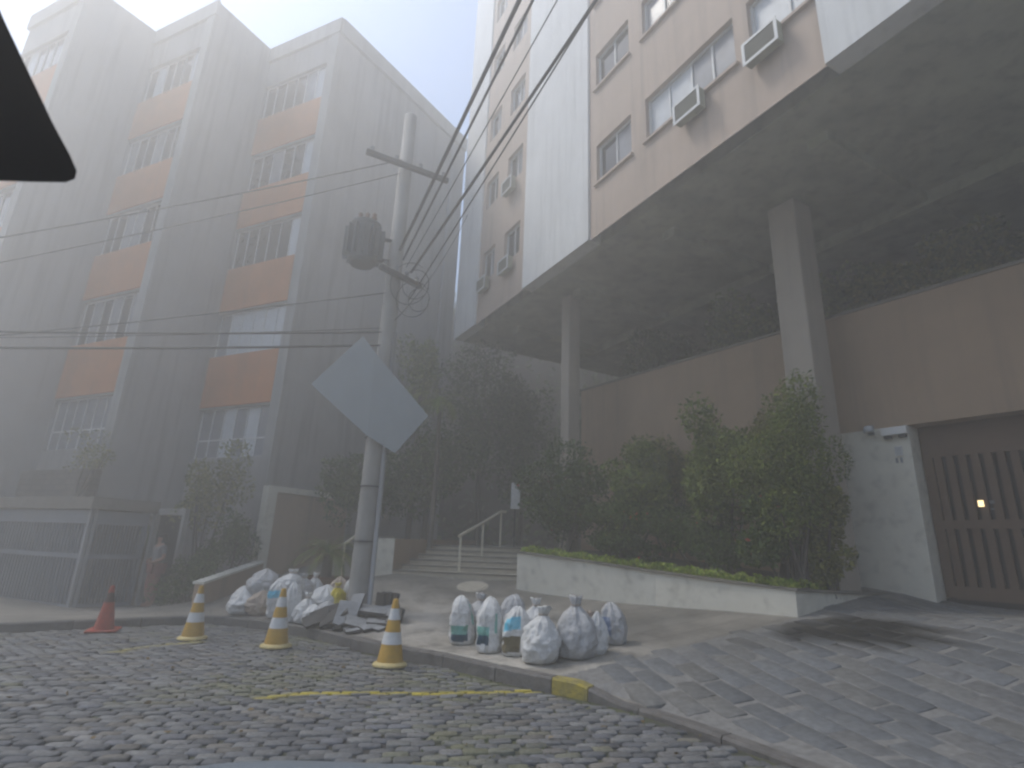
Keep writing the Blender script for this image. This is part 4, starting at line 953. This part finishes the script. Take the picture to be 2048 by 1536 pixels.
for i, (px_, py_, lab, dk) in enumerate([(676, 1262, 'small dark fragment lying nearest the kerb below the yellow bag', True), (702, 1266, 'pale flake of slab at the kerb edge of the pile', False), (722, 1252, 'dark fragment tucked between the leaning slabs', True), (752, 1262, 'pale fragment before the thick corner slab', False), (775, 1252, 'pale fragment close behind the largest cone', False), (786, 1236, 'dark sliver lying between the upright stack and the largest cone', True)]):
    slab(lab, px_, py_, random.uniform(.18, .3), random.uniform(.15, .24), .045, r_(random.uniform(-25, 25)), r_(random.uniform(-25, 25)), random.uniform(0, 3), dk)

# ------------------------------------------------------------------ plants
def blob_points(blobs, n, rnd, shell=.55):
    wts = np.array([b[3]*b[4]*b[5] for b in blobs]); which = rnd.choice(len(blobs), n, p=wts/wts.sum())
    B = np.array(blobs); d = rnd.normal(size=(n, 3)); d /= np.linalg.norm(d, axis=1, keepdims=True)
    r = shell+(1-shell)*rnd.uniform(0, 1, n)**.6; r *= rnd.uniform(.75, 1.12, n)
    return B[which, :3]+d*r[:, None]*B[which, 3:6], d
def rough_crown(c, rx, ry, rz, k, rnd, sub=.42):
    """clumps scattered through a crown's volume"""
    out = []
    for _ in range(k):
        d = rnd.normal(size=3); d /= np.linalg.norm(d); r = rnd.uniform(.25, .85)
        s = sub*rnd.uniform(.6, 1.25); out.append((c[0]+d[0]*rx*r, c[1]+d[1]*ry*r, c[2]+d[2]*rz*r, rx*s, ry*s, rz*s*.85))
    return out
GREENS = {'dark': [(.055, .095, .022), (.08, .125, .03), (.04, .07, .02), (.11, .155, .035)],
          'mid': [(.12, .165, .03), (.165, .21, .04), (.08, .12, .025), (.21, .245, .05)],
          'olive': [(.14, .155, .03), (.19, .19, .045), (.10, .12, .028), (.25, .24, .06)],
          'lime': [(.28, .40, .035), (.38, .47, .06), (.20, .31, .03), (.45, .52, .09)]}
def foliage(name, blobs, n, size, tone, parent, rnd, asp=.5, droop=.0, extra=None):
    P, d = blob_points(blobs, n, rnd); Nn = d*.6+rnd.normal(size=(n, 3))*.8; Nn[:, 2] -= droop
    pal = np.array(GREENS[tone]); c = pal[rnd.integers(0, len(pal), n)]*rnd.uniform(.7, 1.25, (n, 1))
    if extra is not None:
        k = rnd.uniform(0, 1, n) < extra[1]; c[k] = np.array(extra[0])*rnd.uniform(.8, 1.2, (k.sum(), 1))
    V, Fq, cv = leaf_mesh(P, Nn, size*rnd.uniform(.6, 1.35, n), c, rnd, asp)
    return np_obj(name, V, Fq, M['leaf'], parent, cv)
def stems(parent, roots, tips, r0, r1, rnd, name='stem', m_='bark'):
    e = MB()
    for a, b in zip(roots, tips):
        a, b = Vector(a), Vector(b); mid = a.lerp(b, .5)+Vector((rnd.uniform(-.08, .08), rnd.uniform(-.08, .08), 0)); e.tube([a, mid, b], [r0, (r0+r1)/2, r1], 6)
    e.build(name, M[m_], parent, smooth=True)
def shrub(lab, base, top, rx, ry, n, size, tone, seed, name='shrub', k=14, skirt=.25, cat='shrub', grp=None, asp=.5, extra=None, nst=4, sub=.42):
    rnd = np.random.default_rng(seed); b = Vector(base); h = top-b.z
    t = thing(name, lab, cat, (b.x, b.y, b.z), group=grp)
    cz = h*(skirt+(1-skirt)/2); rz = h*(1-skirt)/2
    bl = rough_crown((0, 0, cz), rx, ry, rz, k, rnd, sub); foliage('crown', bl, n, size, tone, t, rnd, asp, extra=extra)
    stems(t, [(rnd.uniform(-.1, .1)*rx, rnd.uniform(-.1, .1)*ry, -.1) for _ in range(nst)], [(q[0], q[1], q[2]) for q in bl[:nst]], .035, .012, rnd, 'trunk')
    return t
def rosette(parent, c, n, length, width, tone, rnd, up=.6, droop=.5, name='fronds', seg=6, feather=False):
    """arching strap leaves or feather fronds from one growing point"""
    V, Fq, C = [], [], []; pal = np.array(GREENS[tone])
    for i in range(n):
        az = 2*PI*i/n*2.4+rnd.uniform(-.4, .4); el = up+rnd.uniform(-.45, .5); L_ = length*rnd.uniform(.7, 1.15); p = np.array(c, float)
        dirv = np.array([math.cos(az)*math.cos(el), math.sin(az)*math.cos(el), math.sin(el)]); sidev = np.array([-math.sin(az), math.cos(az), 0.])
        col = pal[rnd.integers(0, len(pal))]*rnd.uniform(.75, 1.3); pts = [p.copy()]
        for k in range(seg):
            dirv = dirv-np.array([0, 0, droop/seg*(1+k*.3)]); dirv /= np.linalg.norm(dirv); p = p+dirv*L_/seg; pts.append(p.copy())
        for k in range(seg):
            w0 = width*(.5+.5*math.sin(PI*min(1, (k+.3)/seg))) if not feather else width*.12; w1 = width*(.5+.5*math.sin(PI*min(1, (k+1.3)/seg)))*(0.15 if k == seg-1 else 1) if not feather else width*.1
            b0 = len(V); V += [pts[k]-sidev*w0, pts[k]+sidev*w0, pts[k+1]+sidev*w1, pts[k+1]-sidev*w1]; Fq.append([b0, b0+1, b0+2, b0+3]); C += [col]*4
        if feather:
            for k in range(1, seg*5):
                u = k/(seg*5); f = u*seg; k0 = min(int(f), seg-1); q = pts[k0]+(pts[k0+1]-pts[k0])*(f-k0); tdir = pts[k0+1]-pts[k0]; tdir = tdir/np.linalg.norm(tdir)
                ll = width*3.2*math.sin(PI*(.12+.86*u))
                for sg in (-1, 1):
                    e_ = q+(sidev*sg*.85+tdir*.6-np.array([0, 0, .18]))*ll; w_ = tdir*width*.10; b0 = len(V)
                    V += [q-w_, q+w_, e_+w_*.2, e_-w_*.2]; Fq.append([b0, b0+1, b0+2, b0+3]); C += [col*rnd.uniform(.85, 1.15)]*4
    np_obj(name, np.array(V), np.array(Fq), M['leaf'], parent, np.array(C))

def pz(px_, py_, D): return gy(px_, py_, D)
def in_planter(px_, D, topy, **kw):
    b = gy(px_, 1140, D); tz = gy(px_, topy, D).z; return (b.x, D, min(1.35, b.z)), tz
def plant(lab, px_, D, topy, wpx, basez, n, size, tone, seed, **kw):
    b = gy(px_, 1000, D); tz = gy(px_, topy, D).z; rx = wpx/2*D/FPX*1.02
    return shrub(lab, (b.x, D, basez), tz, rx, kw.pop('ry', rx*.8), n, size, tone, seed, **kw)
PGp = 'shrubs in the planter'
plant('broad dark leafy shrub at the stair end of the planter', 1130, 13.0, 905, 210, 1.35, 8200, .10, 'dark', 1, k=18, skirt=.06, grp=PGp, extra=((.35, .05, .03), .002))
plant('mid-green bush in the planter between the stair-end shrub and the tall one', 1255, 12.2, 880, 190, 1.3, 8200, .10, 'mid', 2, k=18, skirt=.06, grp=PGp)
plant('olive-topped bush rising behind the middle of the planter', 1330, 13.2, 845, 200, 1.3, 7200, .10, 'olive', 3, k=16, skirt=.2, grp=PGp)
plant('tall broad-leaved shrub crowding the middle of the planter', 1450, 11.0, 800, 230, 1.2, 10000, .10, 'mid', 4, k=20, skirt=.12, grp=PGp)
plant('dark bush low behind the lime edging, before the tall shrub', 1400, 10.9, 975, 200, 1.2, 5600, .08, 'dark', 5, k=14, skirt=.02, grp=PGp, extra=((.45, .05, .03), .004))
plant('dark bush low in the planter, dotted with red flowers', 1230, 11.6, 1000, 210, 1.3, 5600, .08, 'dark', 6, k=14, skirt=.02, grp=PGp, extra=((.45, .05, .03), .004))
plant('dark bush low at the foot of the tallest shrub', 1545, 9.5, 960, 180, 1.1, 5600, .09, 'dark', 8, k=14, skirt=.05, grp=PGp, extra=((.4, .06, .04), .003))
plant('low dusty-leaved shrub at the outer tip of the planter', 1650, 9.25, 950, 150, 1.05, 5200, .09, 'olive', 9, k=12, skirt=.12, grp=PGp)
plant('feathery olive shrub filling the gap between the dracaena stems', 1575, 10.3, 770, 190, 1.05, 7000, .11, 'olive', 10, k=22, skirt=.2, grp=PGp, asp=.22)
plant('tallest leafy shrub of the planter, with a yellowish top, before the big column', 1590, 9.3, 735, 230, 1.05, 12000, .09, 'mid', 21, k=30, skirt=.12, grp=PGp, asp=.34, nst=7, sub=.34)
# dark garden trees by the stairs
def tree(lab, px_, D, basez, topy, boty, wpx, n, size, tone, seed, name='garden_tree', tr=.09, k=22, extra=None, grp=None, dx=0):
    rnd = np.random.default_rng(seed); b = gy(px_, 900, D); zt, zb_ = gy(px_, topy, D).z, gy(px_, boty, D).z; rx = wpx/2*D/FPX
    t = thing(name, lab, 'tree', (b.x, D, basez), group=grp)
    c = (dx, 0, (zt+zb_)/2-basez); rz = (zt-zb_)/2; bl = rough_crown(c, rx, rx*.75, rz, k, rnd, .38)
    foliage('crown', bl, n, size, tone, t, rnd, .5, droop=.2, extra=extra)
    e = MB(); tz = c[2]-rz*.2; e.tube([(0, 0, -.2), (rnd.uniform(-.1, .1), 0, tz*.5), (dx*.6, 0, tz)], [tr, tr*.8, tr*.5], 8)
    for q in bl[:9]: e.tube([(dx*.5, 0, tz*.8), ((q[0]+dx*.5)/2, q[1]/2, (q[2]+tz*.8)/2+.1), q[:3]], [tr*.4, tr*.25, tr*.1], 5)
    e.build('trunk', M['bark'], t, smooth=True); return t
GGp = 'garden trees behind the steps'
tree('dark bushy tree right behind the utility pole, below the diamond sign', 740, 15.2, 1.3, 880, 1085, 200, 5200, .12, 'dark', 31, grp=GGp)
tree('dense dark tree beside the stair landing, filling the gap behind the pole', 860, 16.0, 1.5, 800, 1060, 230, 7000, .12, 'dark', 32, grp=GGp, k=26)
tree('feathery tree with a yellowish top showing above the diamond sign', 830, 17.2, 1.5, 665, 880, 130, 3600, .12, 'mid', 33, grp=GGp)
tree('tall dark tree under the corner of the raised block', 965, 18.6, 1.5, 650, 1010, 200, 7500, .13, 'dark', 34, grp=GGp, k=26)
tree('slim dark tree behind the notice board', 1045, 19.2, 1.5, 690, 1060, 150, 5600, .13, 'dark', 35, grp=GGp)
tree('dark tree behind the second column', 1165, 19.0, 1.5, 760, 1060, 190, 5600, .13, 'dark', 36, grp=GGp)
# palm fronds by the stairs
rnd = np.random.default_rng(44); q = gy(880, 800, 14.8)
t = thing('palm_tree', 'small feather palm arching over the steps beside the pole', 'palm', (q.x, 14.8, 1.3)); zt = q.z-1.3
e = MB(); e.tube([(0, 0, -.2), (.05, 0, zt*.5), (0, 0, zt)], [.08, .065, .05], 8); e.build('trunk', M['bark'], t, smooth=True)
rosette(t, (0, 0, zt), 15, 1.35, .075, 'mid', rnd, up=.5, droop=1.2, feather=True, seg=7)
# terrace trees seen under the block
TGp = 'trees on the terrace under the block'
for i, (s_, back_, wid, zt_, tone, lab) in enumerate([
        (1.0, 2.2, 2.6, 8.3, 'dark', 'dark terrace tree above the far end of the podium wall'),
        (3.6, 1.8, 2.4, 8.2, 'mid', 'green terrace tree midway between the two columns'),
        (5.9, 2.0, 2.6, 8.35, 'mid', 'dark terrace tree on the far side of the big column'),
        (7.4, 1.3, 1.5, 7.6, 'olive', 'low leafy terrace shrub directly behind the big column'),
        (8.8, 1.6, 2.2, 8.0, 'olive', 'olive terrace tree just past the big column, above the gate pillar'),
        (11.0, 2.0, 2.8, 8.3, 'olive', 'dark terrace tree over the garage gate'),
        (13.5, 2.2, 3.0, 8.35, 'dark', 'dark terrace tree at the frame edge beyond the garage gate'),
        (4.5, 5.0, 4.0, 8.4, 'mid', 'broad dark terrace tree standing deep under the block behind the green one'),
        (9.5, 5.2, 4.4, 8.4, 'mid', 'broad dark terrace tree standing deep under the block behind the olive one')]):
    rnd = np.random.default_rng(60+i); b = Vector(PF(s_, -back_, PZ-.03)); hgt = zt_-PZ
    t = thing('terrace_tree', lab, 'tree', b, group=TGp)
    bl = rough_crown((0, 0, hgt*.52), wid/2, wid/2, hgt*.5, 20, rnd, .38); foliage('crown', bl, 5200 if back_ < 4 else 6500, .13, tone, t, rnd, .5, droop=.2)
    e = MB(); e.tube([(0, 0, 0), (.05, 0, hgt*.4), (0, .05, hgt*.75)], [.07, .055, .03], 8)
    for q in bl[:8]: e.tube([(0, 0, hgt*.35), (q[0]*.5, q[1]*.5, q[2]*.6+hgt*.15), q[:3]], [.03, .02, .008], 5)
    e.build('trunk', M['bark'], t, smooth=True)
# wooded slope behind everything
rnd = np.random.default_rng(90)
xs_ = np.linspace(-9, 40, 60); ys_ = np.linspace(24, 42, 30); XX, YY = np.meshgrid(xs_, ys_, indexing='ij')
ZZ = 1.0+np.clip((YY-24)*2.2, 0, 14)+np.array([[mnoise.noise(Vector((x*.3, y*.3, 5)))*.8 for y in ys_] for x in xs_])
idx = (np.arange(59)[:, None]*30+np.arange(29)[None]).ravel()
tag(np_obj('hill', np.stack([XX, YY, ZZ], -1).reshape(-1, 3), np.stack([idx, idx+30, idx+31, idx+1], 1), M['soil'], smooth=True), kind='structure')
nl = 15000; lx = rnd.uniform(-6, 34, nl); ly = rnd.uniform(23.2, 34, nl); lz = 1+np.clip((ly-24)*2.2, 0, 14)+rnd.uniform(-.4, 1.6, nl)
c = np.array(GREENS['dark'])[rnd.integers(0, 4, nl)]*rnd.uniform(.7, 1.2, (nl, 1))
V, Fq, cv = leaf_mesh(np.stack([lx, ly, lz], 1), rnd.normal(size=(nl, 3)), rnd.uniform(.25, .5, nl), c, rnd); tag(np_obj('undergrowth', V, Fq, M['leaf'], col=cv), kind='stuff')
# lime edging along the planter
rnd = np.random.default_rng(77); P = []
for i in range(len(PT)-2):
    a, c_, na, nc = PT[i], PT[i+1], inn[i], inn[i+1]; n_ = int((c_-a).length*620)
    t_ = rnd.uniform(0, 1, n_); o_ = rnd.uniform(.08, .5, n_); hh = rnd.uniform(0, 1, n_)*.16+.01
    hh *= .6+.4*np.sin(t_*9+i*2)**2
    base = np.array(a)[None]*(1-t_[:, None])+np.array(c_)[None]*t_[:, None]; nv = np.array(na)[None]*(1-t_[:, None])+np.array(nc)[None]*t_[:, None]
    q = base+nv*o_[:, None]; q[:, 2] += hh-.02; P.append(q)
P = np.concatenate(P); n = len(P); Nn = np.stack([rnd.normal(0, .6, n), rnd.normal(0, .6, n), rnd.uniform(.2, 1., n)], 1); c = np.array(GREENS['lime'])[rnd.integers(0, 4, n)]*rnd.uniform(.6, 1.15, (n, 1))
V, Fq, cv = leaf_mesh(P, Nn, rnd.uniform(.05, .10, n), c, rnd, .45); tag(np_obj('ground_cover', V, Fq, M['leaf'], col=cv), 'low lime-green edging plants along the planter cap', None, kind='stuff')
# potted cycad at the pole
p = gy(652, 1150, 12.3); pz0 = H(p.x, 12.3); t = thing('cycad', 'potted cycad with stiff feather leaves between the garden wall and the pole', 'potted plant', (p.x, 12.3, pz0))
e = MB(); e.lathe([(.001, 0), (.36, 0), (.40, .05), (.44, .3), (.47, .31), (.47, .36), (.40, .36), (.38, .30), (.001, .30)], 24); e.build('pot', M['terracotta'], t, smooth=False)
rnd = np.random.default_rng(5); e = MB(); e.tube([(0, 0, .25), (0, 0, .8)], [.12, .09], 10); e.build('trunk', M['bark'], t)
rosette(t, (0, 0, .82), 46, .95, .045, 'mid', rnd, up=.55, droop=1.0, feather=True, seg=6)
# left garden
LGG = 'plants before the grey apartment house'
plant('tall loose shrub growing against the lowest windows, behind the low wall', 425, 14.3, 885, 150, .15, 2600, .10, 'olive', 101, k=14, skirt=.25, grp=LGG)
plant('dark dense hedge bush behind the low beige wall', 415, 13.5, 1075, 135, .05, 3600, .075, 'dark', 102, k=14, skirt=.0, grp=LGG)
plant('dark bush squeezed between the tall shrub and the garden wall', 475, 14.6, 1000, 100, .2, 2200, .09, 'dark', 103, k=12, skirt=.1, grp=LGG)
plant('thin straggly bush growing over the stone base behind the gate house', 150, 14.2, 850, 140, 2.3, 700, .08, 'olive', 104, k=10, skirt=.2, grp=LGG)
rnd = np.random.default_rng(6); q = gy(275, 1040, 14.9); t = thing('strap_leaf_plant', 'yellow-green strap-leaved plant hanging over beside the barred side of the gate house', 'plant', (q.x, 14.9, .0))
stems(t, [(0, 0, -.1), (.2, .1, -.1)], [(0, 0, q.z), (.35, .1, q.z-.25)], .05, .035, rnd, 'trunk')
rosette(t, (0, 0, q.z), 30, .75, .03, 'olive', rnd, up=.4, droop=1.2, name='leaf_head'); rosette(t, (.35, .1, q.z-.25), 22, .6, .028, 'mid', rnd, up=.4, droop=1.2, name='leaf_head')
# fallen leaves and cigarette-sized litter on the road are too small to make out; a few dry leaves
n = 60; P = np.stack([RNG.uniform(-5, 2, n), RNG.uniform(4.8, 9, n), np.full(n, .014)], 1); P = P[P[:, 1] < kerb_y(P[:, 0])-.2]; n = len(P)
V, Fq, cv = leaf_mesh(P, np.stack([RNG.normal(0, 1, n), RNG.normal(0, 1, n), np.zeros(n)+.1], 1), RNG.uniform(.04, .08, n), np.array([[.24, .17, .08]])*RNG.uniform(.6, 1.3, (n, 1)), RNG, .5); tag(np_obj('leaf_litter', V, Fq, M['leaf'], col=cv), kind='stuff')

# ------------------------------------------------------------------ person by the gate house
def skinned(name, pts, edges, radii, m_, parent, sub=2):
    me = bpy.data.meshes.new(name); me.from_pydata(pts, edges, []); me.materials.append(m_)
    o = bpy.data.objects.new(name, me); COL.objects.link(o)
    if parent: o.parent = parent
    o.modifiers.new('skin', 'SKIN'); me.skin_vertices or None
    for i, r in enumerate(radii):
        sv = me.skin_vertices[0].data[i]; sv.radius = r if isinstance(r, tuple) else (r, r)
        sv.use_root = (i == 0); sv.use_loose = False
    s = o.modifiers.new('sub', 'SUBSURF'); s.levels = sub; s.render_levels = sub
    o.modifiers['skin'].use_smooth_shade = True
    return o
pp = gy(298, 1206, 13.3); pz0 = H(pp.x, 13.3)
PE = thing('person', 'person in a grey top and reddish trousers standing with one arm across the waist', 'person', (pp.x, 13.3, pz0), math.radians(-35))
k = 1.56/1.70
pts = [(0, 0, .93), (0, 0, 1.08), (0, -.01, 1.25), (0, .0, 1.40), (0, -.01, 1.48), (0, -.02, 1.56), (0, -.035, 1.64),
       (.09, 0, .90), (.10, -.02, .50), (.10, .02, .09), (.10, -.09, .03), (.10, -.16, .025),
       (-.09, 0, .90), (-.11, -.06, .50), (-.12, .03, .09), (-.12, -.07, .03), (-.12, -.14, .025),
       (.16, 0, 1.39), (.23, .02, 1.13), (.10, -.17, 1.02), (.03, -.20, 1.03),
       (-.16, 0, 1.39), (-.25, .02, 1.14), (-.13, -.16, 1.06), (-.06, -.20, 1.05)]
edges = [(0, 1), (1, 2), (2, 3), (3, 4), (4, 5), (5, 6), (0, 7), (7, 8), (8, 9), (9, 10), (10, 11), (0, 12), (12, 13), (13, 14), (14, 15), (15, 16), (3, 17), (17, 18), (18, 19), (19, 20), (3, 21), (21, 22), (22, 23), (23, 24)]
rad = [(.14, .11), (.12, .10), (.145, .11), (.12, .09), .052, .075, .085, .085, .058, .042, .04, .03, .085, .058, .042, .04, .03, .055, .042, .032, .036, .055, .042, .032, .036]
P_ = [tuple(Vector(p)*k) for p in pts]; body = skinned('body', P_, edges, rad, M['skin'], PE)
sh = [0, 1, 2, 3, 17, 21, 18, 22]; mp = {v: i for i, v in enumerate(sh)}
pq = [P_[i] for i in sh]; pq[6] = tuple(Vector(P_[17]).lerp(Vector(P_[18]), .75)); pq[7] = tuple(Vector(P_[21]).lerp(Vector(P_[22]), .75))
skinned('shirt', pq, [(0, 1), (1, 2), (2, 3), (3, 4), (3, 5), (4, 6), (5, 7)], [(.155, .125), (.14, .12), (.16, .125), (.13, .10), .068, .068, .058, .058], M['shirt'], PE)
tq = [P_[0], P_[7], P_[8], tuple(Vector(P_[8]).lerp(Vector(P_[9]), .85)), P_[12], P_[13], tuple(Vector(P_[13]).lerp(Vector(P_[14]), .85))]
skinned('trousers', tq, [(0, 1), (1, 2), (2, 3), (0, 4), (4, 5), (5, 6)], [(.15, .12), .10, .082, .075, .10, .082, .075], M['trouser'], PE)
hq = [tuple(Vector(p)*k) for p in ((0, .02, 1.60), (0, -.005, 1.70), (0, .05, 1.52))]
skinned('hair', hq, [(0, 1), (0, 2)], [.088, .085, .06], M['hair'], PE)
e = MB()
for sx in (-.03, .03): e.lathe([(.001, -.012), (.012, 0), (.001, .012)], 8, c=(sx*k, -.115*k, 1.62*k))
e.build('eyes', M['hair'], PE)
for sgn, hv in ((1, P_[20]), (-1, P_[24])):
    for q in range(5):
        a = Vector(hv)+Vector((-.02*sgn, -.012, .022-.013*q)) if q < 4 else Vector(hv)+Vector((.0, -.02, .035))
        L_ = (.05, .058, .055, .045, .035)[q]; dv = Vector((-sgn*.8, -.35, -.2 if q < 4 else .5)).normalized(); b_ = a+dv*L_; c_ = b_+(dv+Vector((0, .6, -.3))).normalized()*L_*.5
        f_ = skinned('finger' if q < 4 else 'thumb', [tuple(a-dv*.02), tuple(b_), tuple(c_)], [(0, 1), (1, 2)], [.0095, .0085, .007], M['skin'], body, 1)

# ------------------------------------------------------------------ the car the view is taken from: mirror and bonnet
CAR = thing('car', 'silver-blue bonnet and black interior mirror of the car looked out of', 'car')
# mirror housing: rounded outline at arm's length, with thickness and stem
MD = .62
out = [(-330, -60), (-40, -75), (6, 35), (60, 150), (105, 245), (140, 310), (154, 342), (150, 358), (132, 365), (60, 364), (-60, 360), (-330, 350)]
e = MB(); fr = [gy(x, y, MD) for x, y in out]; n = len(fr); cen = sum(fr, Vector())/n
bk_ = (cen-Vector((0, 0, EYE))).normalized(); rings = [list(fr), [cen+(p-cen)*.99+bk_*.03 for p in fr], [cen+(p-cen)*.86+bk_*.06 for p in fr]]
e.add([p for r in rings for p in r], [tuple(range(n))]+[tuple(range(3*n-1, 2*n-1, -1))]+[(r*n+i, (r+1)*n+i, (r+1)*n+(i+1) % n, r*n+(i+1) % n) for r in range(2) for i in range(n)])
mh_ = e.build('mirror', M['plastic'], CAR, fix=True, bevel=.004)
st = gy(-420, -160, MD); e = MB(); e.tube([st+Vector((0, .05, -.03)), st+Vector((.01, .12, .06)), st+Vector((.01, .2, .12))], .014, 8); e.build('stem', M['plastic'], mh_)
# bonnet: curved sheet with front and wings, on its wheels
e = MB(); nu, nv = 17, 15; top_y = 1.95; zc = gy(560, 1532, top_y).z-.030
def bon(u, v):
    x = (u-.5)*1.66; y = .75+v*1.55
    z = zc+.02-(abs(x)/.83)**4*.10-max(0, v-.75)**2*1.6+(.07*(1-v)*0)-.06*(1-v)*0
    if v < .75: z = zc-.012+.03*math.sin(PI*v/1.5)*0+.012*v/.75
    z -= (abs(x)/.83)**4*.06; return (x-.45, y, z)
e.add([bon(i/(nu-1), j/(nv-1)) for j in range(nv) for i in range(nu)], [(j*nu+i, j*nu+i+1, (j+1)*nu+i+1, (j+1)*nu+i) for j in range(nv-1) for i in range(nu-1)])
b_ = e.build('bonnet', M['carpaint'], CAR, smooth=True); so_ = b_.modifiers.new('solid', 'SOLIDIFY'); so_.thickness = .02
e = MB(); e.box(-1.17, -.98, .75, 2.2, .35, zc-.30); e.box(.28, .47, .75, 2.2, .35, zc-.30); e.box(-1.14, .44, 2.2, 2.38, .3, zc-.26); e.build('wings_and_bumper', M['carpaint'], CAR, bevel=.04)
for wx_ in (-1.09, .39):
    e = MB(); e.lathe([(.001, -.09), (.2, -.09), (.31, -.09), (.325, -.07), (.325, .07), (.31, .09), (.2, .09), (.001, .09)], 28); o = e.build('wheel', M['plastic'], CAR); o.rotation_euler = (0, PI/2, 0); o.location = (wx_, 1.55, .325)

# ------------------------------------------------------------------ even haze volume added in place of the glare veil on the windscreen
m = bpy.data.materials.new('windscreen_veil'); m.use_nodes = True; nt = m.node_tree; nt.nodes.clear()
ou = nt.nodes.new('ShaderNodeOutputMaterial'); pv = nt.nodes.new('ShaderNodeVolumePrincipled'); nt.links.new(pv.outputs[0], ou.inputs['Volume'])
HAZE = .029
pv.inputs['Color'].default_value = (1., .975, .93, 1); pv.inputs['Density'].default_value = HAZE; pv.inputs['Anisotropy'].default_value = .58
m.cycles.homogeneous_volume = True
e = MB(); e.box(-145, 145, -145, 145, -1.9, 26.); o = e.build('veil_haze', m); tag(o, kind='stuff')

# ------------------------------------------------------------------ light, sky, camera
w = bpy.data.worlds.new('World'); scene.world = w; w.use_nodes = True; nt = w.node_tree
bg = nt.nodes['Background']; sk = nt.nodes.new('ShaderNodeTexSky'); sk.sky_type = 'NISHITA'; sk.sun_disc = False
SEL, SAZ = math.radians(58), math.radians(-72)               # compass bearing of the sun from +Y, clockwise
sk.sun_elevation = SEL; sk.sun_rotation = SAZ; sk.air_density = 1.1; sk.dust_density = .5; sk.ozone_density = 2.4; sk.altitude = 0
nt.links.new(sk.outputs[0], bg.inputs['Color']); bg.inputs['Strength'].default_value = .115
sl = bpy.data.lights.new('sun', 'SUN'); sl.energy = 1.5; sl.angle = math.radians(14); sl.color = (1, .95, .87)
so = bpy.data.objects.new('sun', sl); COL.objects.link(so)
sdv = Vector((math.sin(SAZ)*math.cos(SEL), math.cos(SAZ)*math.cos(SEL), math.sin(SEL))); so.rotation_euler = sdv.to_track_quat('Z', 'Y').to_euler(); so.location = (0, -10, 30)
cd = bpy.data.cameras.new('camera'); co = bpy.data.objects.new('camera', cd); COL.objects.link(co); scene.camera = co
cd.sensor_width = 36; cd.lens = 36*FPX/2048; cd.clip_start = .05; cd.clip_end = 600
fwd = Vector((0, math.cos(TH), math.sin(TH))); upv = Vector((0, -math.sin(TH), math.cos(TH))); rt = Vector((1, 0, 0))
R_ = rt*math.cos(RHO)-upv*-math.sin(RHO)*-1; 
# image-right and image-up after the roll
R_ = rt*math.cos(RHO)+upv*math.sin(RHO)*1; U_ = -rt*math.sin(RHO)+upv*math.cos(RHO)
co.matrix_world = Matrix(((R_.x, U_.x, -fwd.x, 0), (R_.y, U_.y, -fwd.y, 0), (R_.z, U_.z, -fwd.z, EYE), (0, 0, 0, 1)))
cd.dof.use_dof = True; cd.dof.focus_distance = 11; cd.dof.aperture_fstop = 5.5
scene.view_settings.view_transform = 'Standard'; scene.view_settings.look = 'None'; scene.view_settings.exposure = 1.12; scene.view_settings.gamma = 1
cy = scene.cycles; cy.use_denoising = True; cy.max_bounces = 6; cy.volume_bounces = 2; cy.diffuse_bounces = 4; cy.filter_width = 2.3; cy.caustics_reflective = False; cy.caustics_refractive = False
scene.render.film_transparent = False
